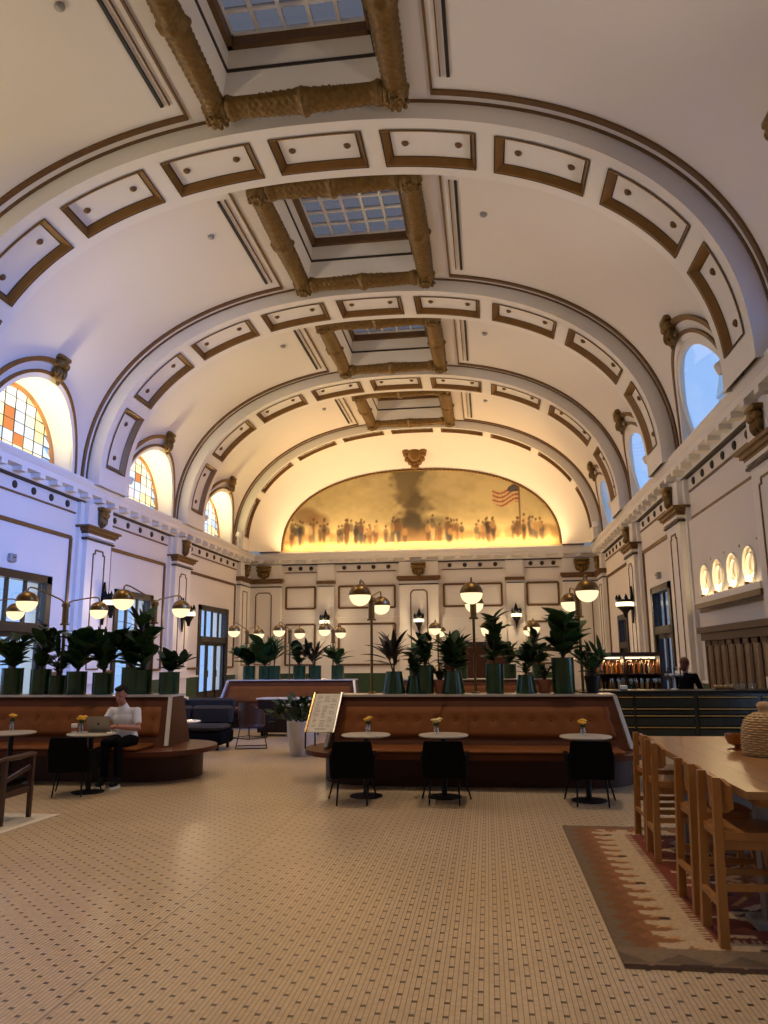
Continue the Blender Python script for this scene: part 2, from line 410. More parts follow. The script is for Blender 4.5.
# vault mouldings, window trims, slots
def vband(y0, y1, t0, t1, th, mat, name, s=1, n=40):
    m = MB()
    def cor(t):
        o, i_ = sup(t, VA + .02, VB_ + .02), sup(t, VA - th, VB_ - th)
        return [(XC + s * o[0], y0, o[1]), (XC + s * i_[0], y0, i_[1]), (XC + s * i_[0], y1, i_[1]), (XC + s * o[0], y1, o[1])]
    m.grid(lambda u, w: cor(t0 + (t1 - t0) * u)[int(round(w * 4)) % 4], n, 4)
    return m.build(name, mat, ceiling, True, 30)
FX = 2.62
for b in (0, 1, 2, 3):
    y0, y1, yc = RY(b - 1) + HW, RY(b) - HW, BC(b); tf = t_at_x(FX)
    vband(y0, y0 + .07, 0, PI, .03, bronze, 'rib_line', n=70); vband(y1 - .07, y1, 0, PI, .03, bronze, 'rib_line', n=70)
    for s in (1, -1):
        vband(y0 + .25, y0 + .38, .02, tf, .05, bronze, 'vault_molding', s); vband(y1 - .38, y1 - .25, .02, tf, .05, bronze, 'vault_molding', s)
        for xx, w, yy, mt, nm in ((FX, .05, .25, bronze, 'vault_molding'), (FX + .2, .025, .75, bronze, 'vault_line'), (FX + .36, .07, .75, slot_m, 'air_slot')):
            x, z = sup(t_at_x(xx), VA, VB_)
            MB().box(XC + s * xx - w / 2, XC + s * xx + w / 2, y0 + yy, y1 - yy, z - .045, z + .05).build(nm, mt, ceiling)
        # lunette trims follow the vault
        for R0, R1, th, mt, nm in ((WR + .0, WR + .13, .05, plaster2, 'lunette_molding'), (WR + .13, WR + .22, .08, bronze, 'lunette_trim')):
            m = MB()
            def P(phi, R, off):
                z = WZ + R * math.sin(phi); y = yc + R * math.cos(phi)
                return (XC + s * (vx(max(z, ZS)) - off), y, z)
            def cr(u):
                phi = -.1 + (PI + .2) * u
                return [P(phi, R0, -.15), P(phi, R0, th), P(phi, R1, th), P(phi, R1, -.1)]
            m.grid(lambda u, w: cr(u)[int(round(w * 4)) % 4], 40, 4); m.build(nm, mt, ceiling, True, 30)
        m = MB()   # hood moulding sweeping from the bracket down toward the nearer arch
        def P2(phi, R, off): 
            z = WZ + R * math.sin(phi) + .02; return (XC + s * (vx(z) - off), yc + R * math.cos(phi), z)
        m.grid(lambda u, w: [P2(PI * .5 + PI * .30 * u, 2.46 + .0 * u, -.1), P2(PI * .5 + PI * .30 * u, 2.46, .10), P2(PI * .5 + PI * .30 * u, 2.58, .10), P2(PI * .5 + PI * .30 * u, 2.58, -.1)][int(round(w * 4)) % 4], 20, 4)
        m.build('hood_molding', bronze, ceiling, True, 30)
    # sprinkler-like downlight trims
    for s in (1, -1):
        x, z = sup(t_at_x(3.65), VA, VB_)
        MB().lathe([(.09, .06), (.09, -.02), (.06, -.05), (.03, -.055)], 12, (XC + s * 3.65, yc - .75, z - .03)).build('downlight', greyM, ceiling, True)
# bracket ornament: volute, acanthus drop, ball
def bracket(sc=1.0):
    m = MB()
    m.rbox(-.26, .26, -.26, .10, .22, .36, .03)
    m.ell((0, -.10, .12), (.22, .2, .16), 12, 8); m.ell((-.17, -.14, .10), (.10, .12, .12), 10, 6); m.ell((.17, -.14, .10), (.10, .12, .12), 10, 6)
    for i in range(5):
        a = (i - 2) * .09; m.ell((a, -.16 + abs(a) * .3, -.10 - .05 * (2 - abs(i - 2))), (.05, .09, .17), 8, 6)
    m.ell((0, -.06, -.28), (.13, .12, .12), 10, 6); m.ell((-.12, -.04, -.26), (.07, .06, .09), 8, 6); m.ell((.12, -.04, -.26), (.07, .06, .09), 8, 6)
    m.ell((0, -.03, -.42), (.06, .06, .08), 8, 6)
    return m
brk_me = bracket().mesh('bracket', gold, True, 50)     # faces -y, wall at +y
for b in (0, 1, 2, 3):
    for s in (1, -1):
        inst('lunette_bracket', brk_me, ceiling, (XC + s * (vx(9.72) - .06), BC(b), 9.72), (0, 0, s * -PI / 2), (1.0, 1.0, 1.0))

# ------------------------------------------------------------------ skylights
def garland_mesh(L, r=.25):
    m = MB(); ns = int(L / .035)
    def fn(u, w):
        s = (u - .5) * L; a = PI * w
        k = .16; ph = (abs(s) / k) ; row = int(w * 9)
        sc = (ph + .5 * (row % 2)) % 1.0
        bump = .10 * (1 - sc) + .05 * abs(math.sin(w * 9 * PI))
        tie = .22 * math.exp(-((abs(s)) / .10) ** 2) + .20 * math.exp(-((abs(s) - L / 2 + .16) / .10) ** 2)
        taper = .86 + .14 * math.cos(PI * s / L * 1.0)
        R = r * (taper * (.90 + bump) + tie)
        return (R * math.cos(a), s, -R * math.sin(a))
    m.grid(fn, ns, 22)
    for e in (-1, 1): m.ell((0, e * (L / 2 - .02), -.06), (r * .95, .10, r * .95), 14, 8)
    return m.mesh('garland', gold, True, 80)
gl_long, gl_short = garland_mesh(4.95, .28), garland_mesh(3.45, .30)
sc_m = MB()   # corner scroll
sc_m.ell((0, 0, -.08), (.27, .27, .27), 14, 10)
for i in range(14):
    a = i * .7; rr = .24 - i * .014
    sc_m.ell((rr * math.cos(a), rr * math.sin(a), -.26 - i * .006), (.055, .055, .05), 8, 6)
scroll_me = sc_m.mesh('corner_scroll', gold, True, 60)
GX, GY, GZ = 1.40, 1.78, 14.35
NX, NYP = 5, 6
pane_me = MB().box(-GX / NX + .0, GX / NX, -GY / NYP, GY / NYP, -.01, .01).mesh('pane', skyG)
where = ['high skylight in the vault nearest the camera, cut by the top of the picture', 'skylight between the first and second coffered arches', 'skylight between the second and third coffered arches', 'farthest skylight, just before the painted lunette']
for b in (0, 1, 2, 3):
    yc, hl = SB(b); m = MB(); zb = 13.1; SKY = hl - .78; GY = SKY - .27
    A = [(-SKX, -SKY, zb), (SKX, -SKY, zb), (SKX, SKY, zb), (-SKX, SKY, zb)]
    Bq = [(-SKX + .1, -SKY + .1, 13.6), (SKX - .1, -SKY + .1, 13.6), (SKX - .1, SKY - .1, 13.6), (-SKX + .1, SKY - .1, 13.6)]
    Cq = [(-GX - .12, -GY - .12, 14.05), (GX + .12, -GY - .12, 14.05), (GX + .12, GY + .12, 14.05), (-GX - .12, GY + .12, 14.05)]
    Dq = [(-GX - .12, -GY - .12, GZ + .1), (GX + .12, -GY - .12, GZ + .1), (GX + .12, GY + .12, GZ + .1), (-GX - .12, GY + .12, GZ + .1)]
    q = [(XC + x, yc + y, z) for x, y, z in A + Bq + Cq + Dq]
    m.add(q, [(j * 4 + i, j * 4 + (i + 1) % 4, (j + 1) * 4 + (i + 1) % 4, (j + 1) * 4 + i) for j in range(3) for i in range(4)])
    w = tag(m.build('window_%d' % (b + 1), plaster2), where[b], 'skylight', kind='structure')
    def loop(name, mat, hx, hy, z0, z1, t):
        n = MB(); n.box(XC - hx, XC + hx, yc - hy, yc - hy + t, z0, z1); n.box(XC - hx, XC + hx, yc + hy - t, yc + hy, z0, z1)
        n.box(XC - hx, XC - hx + t, yc - hy, yc + hy, z0, z1); n.box(XC + hx - t, XC + hx, yc - hy, yc + hy, z0, z1); return n.build(name, mat, w)
    loop('dark_line', line_dark, SKX - .08, SKY - .08, 13.58, 13.64, .05)
    loop('sash', bronze, GX + .13, GY + .13, 14.05, 14.30, .13)
    loop('sash_liner', muntin, GX + .02, GY + .02, 14.27, 14.35, .06)
    for i in range(NX):
        for j in range(NYP):
            inst('pane', pane_me, w, (XC - GX + (i + .5) * 2 * GX / NX, yc - GY + (j + .5) * 2 * GY / NYP, GZ), (0, 0, 0), (1, GY / 1.78, 1))
    for i in range(1, NX): x = XC - GX + i * 2 * GX / NX; MB().box(x - .038, x + .038, yc - GY, yc + GY, GZ - .06, GZ + .03).build('muntin', muntin, w)
    for j in range(1, NYP): y = yc - GY + j * 2 * GY / NYP; MB().box(XC - GX, XC + GX, y - .038, y + .038, GZ - .055, GZ + .03).build('muntin', muntin, w)
    for s in (-1, 1):
        inst('garland', gl_long, w, (XC + s * 1.9, yc, 13.11), (0, 0, 0), (1, (hl - .42) / 2.475, 1)); inst('garland', gl_short, w, (XC, yc + s * (hl - .50), 13.13), (0, 0, PI / 2))
        for e in (-1, 1): inst('corner_scroll', scroll_me, w, (XC + s * 1.9, yc + e * (hl - .46), 13.09))

# ------------------------------------------------------------------ lunette windows
palette = [srgb(*c) for c in ((255, 246, 214), (250, 214, 110), (236, 180, 70), (180, 205, 240), (214, 170, 190), (250, 232, 170), (150, 175, 225), (255, 250, 235), (196, 120, 70))]
stain = [EM('stained_glass_%s' % n, tuple(.25 + .75 * v for v in c) if n not in ('sienna', 'ochre') else c, 1.25) for n, c in zip(('ivory', 'yellow', 'ochre', 'sky', 'rose', 'cream', 'blue', 'white', 'sienna'), palette)]
lead = M('lead_came', (.05, .035, .02), .5)
sashO = M('oak_sash', (.42, .19, .05), .5)
wn = 5
desc = {1: 'nearest', 2: 'middle', 3: 'farthest'}
rnd = random.Random(3)
for s in (-1, 1):
    for b in (0, 1, 2, 3):
        yc = BC(b); GH = 9.45 if s < 0 else 9.3
        gh = lambda z: GH if s < 0 else 9.22 - (z - 7.2) * .33
        m = MB()
        def rv(u, w):
            phi = PI * u; z = WZ + WR * math.sin(phi); y = yc + WR * math.cos(phi); x0 = vx(max(z, ZS)) - .02
            return (XC + s * (x0 + (gh(z) + .05 - x0) * w), y, z)
        m.grid(rv, 40, 2)
        m.add([S3(s, 8.9, yc - WR, 7.22), S3(s, 8.9, yc + WR, 7.22), S3(s, GH + .1, yc + WR, 7.22), S3(s, GH + .1, yc - WR, 7.22)], [(0, 1, 2, 3)])
        for e in (-1, 1): m.add([S3(s, 8.9, yc + e * WR, 7.0), S3(s, GH + .1, yc + e * WR, 7.0), S3(s, GH + .1, yc + e * WR, WZ), S3(s, 8.9, yc + e * WR, WZ)], [(0, 1, 2, 3)])
        side = 'left' if s < 0 else 'right'
        if b == 0: lab = 'arched lunette window high in the %s vault beside the camera' % side
        elif s < 0: lab = '%s arched stained glass window above the left cornice' % desc[b].capitalize()
        else: lab = '%s arched clear window above the right cornice, showing blue sky' % desc[b].capitalize()
        w = tag(m.build('window_%d' % wn, plaster2, smooth=True, angle=40), lab, 'window', kind='structure'); wn += 1
        m = MB(); n = 36      # arched sash
        def sp(u, q):
            j = int(round(q * 4)) % 4; r_ = [WR, WR - .15, WR - .15, WR][j]; z_ = WZ + r_ * math.sin(PI * u); return S3(s, gh(z_) + [-.05, -.05, .03, .03][j], yc + r_ * math.cos(PI * u), z_)
        m.grid(sp, n, 4)
        m.box(min(XC + s * (gh(7.2) - .06), XC + s * (gh(7.2) + .04)), max(XC + s * (gh(7.2) - .06), XC + s * (gh(7.2) + .04)), yc - WR, yc + WR, 7.2, WZ + .02)
        m.build('arched_sash', sashO if s < 0 else plaster2, w, True, 40)
        R = WR - .13
        if s < 0:
            cw, rh = 2 * R / 8, .33
            for i in range(8):
                ya, yb = yc - R + i * cw, yc - R + (i + 1) * cw
                for j in range(7):
                    za, zb = WZ + j * rh, WZ + (j + 1) * rh
                    ha = math.sqrt(max(0, R * R - (ya - yc) ** 2)) + WZ; hb = math.sqrt(max(0, R * R - (yb - yc) ** 2)) + WZ
                    if za >= max(ha, hb) - .02: continue
                    if za >= min(ha, hb): poly = [(ya, za), (yb, za), (yb, min(zb, hb))] if hb > ha else [(ya, za), (yb, za), (ya, min(zb, ha))]
                    else: poly = [(ya, za), (yb, za), (yb, min(zb, hb)), (ya, min(zb, ha))]
                    d = math.hypot((ya + yb) / 2 - yc, za - WZ - .7)
                    if za < WZ + .3: k = rnd.choice((0, 5, 7, 1))
                    elif d < .55: k = rnd.choice((4, 6, 3, 3, 8))
                    elif za < WZ + .7: k = rnd.choice((3, 6, 1, 0))
                    else: k = rnd.choice((7, 0, 5, 1, 0, 5))
                    p = MB().prism([(a - 0, c) for a, c in poly], XC + s * (GH - .01), XC + s * (GH + .02), 'x'); p.build('pane', stain[k], w)
            cm = MB()
            for i in range(1, 8):
                y = yc - R + i * cw; h = math.sqrt(max(0, R * R - (y - yc) ** 2)); cm.box(XC + s * GH - .03, XC + s * GH + .03, y - .014, y + .014, WZ, WZ + h)
            for j in range(1, 6):
                h = j * rh; yy = math.sqrt(max(0, R * R - h * h)); cm.box(XC + s * GH - .025, XC + s * GH + .025, yc - yy, yc + yy, WZ + h - .010, WZ + h + .010)
            cm.build('came', lead, w)
            m = MB(); m.box(XC - 9.36, XC - 9.24, yc - .9, yc + .9, 7.22, 7.30); m.build('reveal_fill_case', greyM, w)  # made-up case on the sill for the fill light below
            area('reveal_fill', (XC - 9.30, yc, 7.33), (.15, 0, 1), 1.7, .1, 150, (1, .80, .36))  # added fill that brightens the window reveal
        else:
            poly = [(yc + R * math.cos(PI * i / 24), WZ + R * math.sin(PI * i / 24)) for i in range(25)]
            pv = [(XC + s * (gh(z) + o_), y, z) for o_ in (0, .02) for y, z in poly]; nn = len(poly)
            MB().add(pv, [tuple(range(nn))[::-1], tuple(range(nn, 2 * nn))] + [(i, (i + 1) % nn, (i + 1) % nn + nn, i + nn) for i in range(nn)]).build('pane', glassC, w)

# ------------------------------------------------------------------ walls
def wall(name, s, doors, label):
    m = MB(); x0, x1 = sorted((XC + s * WH, XC + s * (WH + .7)))
    y = YF - .3
    for a, c, zt in sorted(doors):
        m.box(x0, x1, y, a, 0, ZS); m.box(x0, x1, a, c, zt, ZS); y = c
    m.box(x0, x1, y, YB + .3, 0, ZS)
    # apron behind the lunettes above the cornice
    m.box(min(XC + s * (WH + .0), XC + s * (WH + .7)), max(XC + s * WH, XC + s * (WH + .7)), YF - .3, YB + .3, ZS - .02, 7.21)
    w = tag(m.build(name, plaster), label, 'wall', kind='structure')
    # wainscot between the openings
    y = YF
    for a, c, zt in sorted(doors) + [(YB, YB, 0)]:
        n = MB(); xa, xb = sorted((XC + s * WH, XC + s * (WH - .05))); n.box(xa, xb, y, a, 0, 1.0); n.build('wainscot', greenW, w)
        xa, xb = sorted((XC + s * WH, XC + s * (WH - .08))); MB().box(xa, xb, y, a, 1.0, 1.07).build('dado_rail', plaster2, w); y = c
    return w
LD = [(2.2, 5.6, 3.95), (9.5, 12.9, 3.95), (16.8, 20.4, 3.95), (24.5, 27.25, 3.95), (32.2, 35.8, 3.95)]
RD = [(2.2, 5.6, 3.95), (9.5, 12.9, 3.95), (24.75, 27.3, 3.86), (32.4, 34.4, 3.3)]
wl = wall('wall_left', -1, LD, 'tall cream wall on the left with pilasters, doors and bronze mouldings')
wr = wall('wall_right', 1, RD, 'tall cream wall on the right above the bar, with porthole niches')
m = MB(); m.box(XL - .7, XR + .7, YB, YB + .4, 0, 15.2)
wb = tag(m.build('wall_back', plaster), 'cream panelled end wall below the painted lunette', 'wall', kind='structure')
m = MB(); m.box(XL - .7, XR + .7, YF - .4, YF, 0, 15.2)
wf = tag(m.build('wall_front', plaster), 'plain plaster wall behind the camera', 'wall', kind='structure')
MB().box(XL, XR, YB - .05, YB, 0, 1.0).build('wainscot', greenW, wb); MB().box(XL, XR, YB - .08, YB, 1.0, 1.07).build('dado_rail', plaster2, wb)
# entablature
PROF = [(0, 6.62), (.10, 6.62), (.14, 6.67), (.14, 6.80), (.40, 6.82), (.40, 6.98), (.44, 7.02), (.50, 7.12), (.50, 7.18), (0, 7.2)]
mod_me = MB().box(-.15, .15, -.13, .13, 6.68, 6.81).mesh('modillion', plaster2)
dot_me = MB().lathe([(.11, 0), (.11, .02), (.07, .05), (.03, .06)], 12).mesh('rosette', line_dark, True)
for s, w in ((-1, wl), (1, wr)):
    m = MB(); m.prism([(XC + s * (WH - d), z) for d, z in PROF], YF, YB, 'y'); c = m.build('cornice', plaster2, w)
    y = YF + .4; n = 0
    y = 12.2
    while y < 38.4:
        inst('modillion', mod_me, c, (XC + s * (WH - .27), y, 0), (0, 0, PI / 2) if False else (0, 0, 0)); y += .86
    def strip(y0, y1, z0, z1, d, mat, nm):
        xa, xb = sorted((XC + s * WH, XC + s * (WH - d))); return MB().box(xa, xb, y0, y1, z0, z1).build(nm, mat, w)
    strip(YF, YB - .1, 6.575, 6.635, .12, line_dark, 'architrave_line')
    PY = {-1: 7.9, 0: 15.2, 1: 22.7, 2: 29.6}
    for k, py in PY.items():
        xa = lambda d0, d1: sorted((XC + s * (WH - d0), XC + s * (WH - d1)))
        m = MB(); a, c_ = xa(0, .12); m.box(a, c_, py - 1.0, py + 1.0, .0, 6.6); a, c_ = xa(0, .26); m.box(a, c_, py - .78, py + .78, 0, 6.6)
        a, c_ = xa(0, .34); m.box(a, c_, py - .9, py + .9, 0, .25); m.box(a, c_, py - .86, py + .86, 1.0, 1.3); m.box(a, c_, py - .86, py + .86, 5.52, 5.60)
        p = m.build('pilaster', plaster2, w)
        m = MB()
        for z0, z1, d, hw in ((5.60, 5.68, .34, .90), (5.68, 5.78, .40, .98), (5.78, 5.85, .46, 1.06)):
            a, c_ = xa(0, d); m.box(a, c_, py - hw, py + hw, z0, z1)
        m.build('capital', bronze, p)
        m = MB(); a, c_ = xa(0, .33); m.box(a, c_, py - .88, py + .88, 5.42, 5.475); m.build('neck_line', line_dark, p)
        hh = .36; zl, zh = 1.45, 5.15
        pts = [(py - hh, zl), (py + hh, zl), (py + hh, zh - .12), (py + hh - .12, zh - .12), (py + hh - .12, zh), (py - hh + .12, zh), (py - hh + .12, zh - .12), (py - hh, zh - .12)]
        m = MB(); xx = XC + s * (WH - .265)
        for i in range(8):
            a, c_ = pts[i], pts[(i + 1) % 8]; m.bar((xx, a[0], a[1]), (xx, c_[0], c_[1]), .035, .045)
        m.build('panel_line', bronze, p)
        inst('console', brk_me, p, (XC + s * (WH - .26), py, 6.24), (0, 0, s * -PI / 2), (1.0, .8, .85))
    # bays: frieze lines, rosettes, panel mouldings
    edges = [(8.95, 14.15), (16.25, 21.55), (23.65, 28.45), (30.55, 37.0)]
    for b, (ya, yb) in enumerate(edges):
        strip(ya, yb, 6.165, 6.21, .05, bronze, 'frieze_line')
        n = int((yb - ya - .3) / .95); y = ya + .45
        for i in range(n + 1):
            inst('rosette', dot_me, w, (XC + s * WH, y, 6.40), (0, s * -PI / 2, 0)); y += (yb - ya - .9) / n
        lo = 2.9 if (s > 0 and b == 1) else 1.36
        m = MB(); xx = XC + s * (WH - .03); pa, pb = ya + .22, yb - .16
        dd = [d for d in (LD if s < 0 else RD) if pa < d[0] < pb]
        m.bar((xx, pa, 5.40), (xx, pb, 5.40), .06, .11); m.bar((xx, pa, lo), (xx, pa, 5.40), .06, .09); m.bar((xx, pb, lo), (xx, pb, 5.40), .06, .09)
        if dd: m.bar((xx, pa, lo), (xx, dd[0][0] - .1, lo), .06, .09); m.bar((xx, dd[0][1] + .1, lo), (xx, pb, lo), .06, .09)
        else: m.bar((xx, pa, lo), (xx, pb, lo), .06, .13)
        m.build('panel_molding', bronze, w)
    # corner pier
    xa, xb = sorted((XC + s * WH, XC + s * (WH - .2))); p = MB().box(xa, xb, 37.15, YB, 0, 6.6).build('corner_pier', plaster2, w)
    xa, xb = sorted((XC + s * WH, XC + s * (WH - .36))); MB().box(xa, xb, 37.02, YB, 5.64, 5.86).build('capital', bronze, p)
    xa, xb = sorted((XC + s * WH, XC + s * (WH - .24))); MB().box(xa, xb, 37.1, YB, 5.42, 5.475).build('neck_line', line_dark, p)
    m = MB(); xx = XC + s * (WH - .205); y0_, y1_ = 37.55, 38.25
    for a, c_ in (((y0_, 1.45), (y0_, 5.15)), ((y1_, 1.45), (y1_, 5.15)), ((y0_, 5.15), (y1_, 5.15)), ((y0_, 1.45), (y1_, 1.45))): m.bar((xx, a[0], a[1]), (xx, c_[0], c_[1]), .035, .045)
    m.build('panel_line', bronze, p)
    inst('console', brk_me, p, (XC + s * (WH - .2), 38.0, 6.24), (0, 0, s * -PI / 2), (1.0, .8, .85))
# back wall entablature and panelling
m = MB(); m.prism([(YB - d, z) for d, z in PROF], XL, XR, 'x'); c = m.build('cornice', plaster2, wb)
x = XC - 8.3
while x < XC + 8.4: inst('modillion', mod_me, c, (x, YB - .27, 0), (0, 0, PI / 2)); x += .86
bk = lambda x0, x1, z0, z1, d, mat, nm, par=None: MB().box(XC + x0, XC + x1, YB - d, YB, z0, z1).build(nm, mat, par or wb)
bk(-WH, WH, 6.575, 6.635, .12, line_dark, 'architrave_line')
for x0, x1, d, cap in ((-9.1, -7.25, .18, 1), (7.25, 9.1, .18, 1), (-1.0, 1.0, .22, 1), (-5.3, -4.42, .12, 0), (4.42, 5.3, .12, 0)):
    p = bk(x0, x1, 0, 6.6, d, plaster2, 'pilaster')
    if cap:
        for z0, z1, e in ((5.62, 5.70, .04), (5.70, 5.86, .12)): bk(x0 - e, x1 + e, z0, z1, d + e + .06, bronze, 'capital', p)
        bk(x0 - .02, x1 + .02, 5.42, 5.475, d + .05, line_dark, 'neck_line', p)
        xm = (x0 + x1) / 2; hh = .42
        m = MB(); yy = YB - d - .005
        pts = [(xm - hh, 1.45), (xm + hh, 1.45), (xm + hh, 5.0), (xm + hh - .14, 5.14), (xm - hh + .14, 5.14), (xm - hh, 5.0)]
        for i in range(6):
            a, c_ = pts[i], pts[(i + 1) % 6]; m.bar((XC + a[0], yy, a[1]), (XC + c_[0], yy, c_[1]), .05, .05)
        m.build('panel_line', bronze, p)
        inst('console', brk_me, p, (XC + xm, YB - d, 6.24), (0, 0, 0), (1.5, .9, .85))
    else:
        bk(x0 - .05, x1 + .05, 5.56, 5.72, d + .08, bronze, 'capital', p); bk(x0, x1, 5.42, 5.46, d + .04, line_dark, 'neck_line', p)
for x0, x1 in ((-7.0, -5.45), (-4.19, -1.26), (1.26, 4.19), (5.45, 7.0)):
    for z0, z1 in ((4.3, 5.42), (1.42, 3.48)):
        if x0 == 1.26 and z0 < 2: continue
        m = MB(); yy = YB - .03
        for a, c_ in (((x0, z0), (x1, z0)), ((x0, z1), (x1, z1))): m.bar((XC + a[0], yy, a[1]), (XC + c_[0], yy, c_[1]), .06, .10)
        for a, c_ in (((x0, z0), (x0, z1)), ((x1, z0), (x1, z1))): m.bar((XC + a[0], yy, a[1]), (XC + c_[0], yy, c_[1]), .10, .06)
        m.build('panel_molding', bronze, wb)
for x0, x1, n in ((-7.1, -5.4, 3), (-4.3, -1.2, 4), (1.2, 4.3, 4), (5.4, 7.1, 3)):
    bk(x0, x1, 6.165, 6.21, .05, bronze, 'frieze_line')
    for i in range(n): inst('rosette', dot_me, wb, (XC + x0 + (i + .5) * (x1 - x0) / n, YB, 6.40), (PI / 2, 0, 0))
bk(-9, 9, 3.80, 3.86, .05, plaster2, 'belt_course')

# ------------------------------------------------------------------ end arch and painted lunette
MA, MBB, MZ = 7.25, 4.16, 7.35
def suz(t, a, b, z0): return sup(t, a, b, z0)
m = MB()
def spl(u, w):
    t = PI * u; x0, z0 = sup(t, RA, RB_, ZS); x1, z1 = sup(t, MA, MBB, MZ)
    bulge = .16 * math.sin(PI * w)
    return (XC + x0 + (x1 - x0) * w, 36.90 + (38.93 - 36.90) * (w ** .8), z0 + (z1 - z0) * w + bulge * math.sin(t) * .6)
m.grid(spl, 72, 10); m.build('end_arch', plaster2, ceiling, True, 60)
m = MB(); ts = np.linspace(.0, PI, 150)
def rope(i, a, r):
    t = PI * i / 220; x, z = sup(t, MA - a, MBB - a, MZ); return (XC + x, 38.9, z)
m.tube([rope(i, .02, 0) for i in range(221)], [.06 + .02 * (i % 2) for i in range(221)], 6); m.build('rope_molding', brass, ceiling, True, 60)
MB().box(XC - 8.3, XC - 7.25, 38.3, 38.5, 7.19, 7.25).build('ledge_strip', bronze, wb); MB().box(XC + 7.25, XC + 8.3, 38.3, 38.5, 7.19, 7.25).build('ledge_strip', bronze, wb)
m = MB(); tr = MB()
m.lathe([(.0, -.10), (.20, -.12), (.30, -.06), (.36, 0)], 20, cap=False)
for i in range(12):
    a = 2 * PI * i / 12; m.ell((.40 * math.cos(a), .42 * math.sin(a), 0), (.13, .13, .10), 8, 6)
m.ell((0, .55, -.02), (.20, .14, .10), 8, 6); m.ell((-.42, -.2, 0), (.16, .22, .1), 8, 6); m.ell((.42, -.2, 0), (.16, .22, .1), 8, 6)
md = m.build('medallion', gilt, ceiling, True, 60); md.location = (XC - .05, 38.15, 12.12); md.rotation_euler = (math.radians(-72), 0, 0); md.scale = (1.15, 1.15, 1.15)
# painting, generic hazy landscape with standing figures (vertex colours on a fine sheet)
W_, H_ = 330, 96
gx = np.linspace(-MA, MA, W_ + 1); gz = np.linspace(0, MBB, H_ + 1)
X, Z = np.meshgrid(gx, gz); rs = np.random.RandomState(5)
def smooth_noise(nx, nz, seed):
    r = np.random.RandomState(seed).rand(nz + 2, nx + 2)
    u = (X + MA) / (2 * MA) * nx; v = Z / MBB * nz; i = np.clip(u.astype(int), 0, nx); j = np.clip(v.astype(int), 0, nz); fu = u - i; fv = v - j
    fu = fu * fu * (3 - 2 * fu); fv = fv * fv * (3 - 2 * fv)
    return (r[j, i] * (1 - fu) + r[j, i + 1] * fu) * (1 - fv) + (r[j + 1, i] * (1 - fu) + r[j + 1, i + 1] * fu) * fv
N1 = .5 * smooth_noise(8, 3, 1) + .3 * smooth_noise(20, 8, 2) + .2 * smooth_noise(60, 22, 3)
colr = np.zeros(X.shape + (3,))
sky_c = np.array(srgb(204, 186, 134)); sky_d = np.array(srgb(164, 148, 104)); haze = np.array(srgb(222, 196, 136)); ground = np.array(srgb(206, 172, 112))
def put(mask, c, a=1.0):
    global colr
    a = np.clip(mask * a, 0, 1)[..., None]; colr = colr * (1 - a) + np.array(c) * a
colr[:] = sky_c; put(np.clip((N1 - .35) * 2.2, 0, 1), sky_d, .8); put(np.clip(1.6 - Z, 0, 1), haze, .8)
hill = .95 + .25 * np.sin(X * .9 + 1) + .12 * np.sin(X * 2.3); put((Z < hill) * np.clip((hill - Z) * 6, 0, 1), srgb(176, 146, 92), .7)
put(np.clip((.75 - Z) * 3, 0, 1), ground, .9); put(np.clip((N1 - .5) * 4, 0, 1) * (Z < .7), srgb(196, 140, 66), .7)
def blob(cx, cz, rx, rz, c, a=1.0, soft=.25):
    d = ((X - cx) / rx) ** 2 + ((Z - cz) / rz) ** 2; put(np.clip((1 - d) / soft, 0, 1), c, a)
# dark crag with drifting cloud in the middle of the picture
crag = 2.9 - 1.15 * np.abs(X + .1) ** 1.25 + (N1 - .5) * 2.2
put(np.clip((crag - Z) * 1.6, 0, 1) * (Z > .35), srgb(78, 64, 44), .85)
put(np.clip((.55 + .35 * np.clip(Z - 2.2, 0, 3) - np.abs(X + .35 + (N1 - .5) * 1.6)) * 2.5, 0, 1) * np.clip((Z - 1.6) * 1.5, 0, 1), srgb(96, 80, 54), .8)
blob(-.3, 1.3, .6, .8, srgb(52, 44, 34), .7, .6); blob(.8, 1.2, 1.0, .6, srgb(70, 60, 44), .7, .7)
crowd = .95 + .35 * N1 + .25 * np.sin(X * 3.1) * np.sin(X * 1.3); put(np.clip((crowd - Z) * 4, 0, 1) * np.clip((Z - .3) * 5, 0, 1) * np.clip((smooth_noise(50, 4, 8) - .25) * 3, 0, 1), srgb(124, 92, 54), .6)
blob(1.5, 3.3, .8, .5, srgb(206, 188, 140), .6, .9); blob(2.0, 2.9, .6, .35, srgb(214, 196, 150), .5, .9)
blob(-6.0, 1.9, .9, .55, srgb(120, 84, 50), .7, .7); blob(-5.3, 1.6, .7, .5, srgb(128, 92, 56), .7, .7)
rf = random.Random(11); figc = [srgb(*c) for c in ((70, 52, 34), (96, 70, 42), (58, 60, 62), (106, 72, 46), (150, 116, 70), (84, 80, 66), (44, 34, 26), (180, 150, 104))]
xs = [-6.4 + rf.gauss(0, .25) for _ in range(7)] + [-3.1 + rf.gauss(0, .55) for _ in range(14)] + [-1.2 + rf.gauss(0, .25) for _ in range(5)] + [1.6 + rf.gauss(0, .6) for _ in range(12)] + [3.6 + rf.gauss(0, .35) for _ in range(6)] + [5.4 + rf.gauss(0, .5) for _ in range(10)] + [rf.uniform(-6.5, 6.5) for _ in range(26)]
for x in xs:
    h = rf.uniform(.75, 1.15); z0 = rf.uniform(.15, .45); c = rf.choice(figc)
    h *= 1.25; blob(x, z0 + h * .32, .13, h * .36, c, .8, .7); blob(x, z0 + h * .62, .17, h * .24, rf.choice(figc), .8, .7); blob(x, z0 + h * .92, .08, .10, srgb(84, 56, 36), .85, .7)
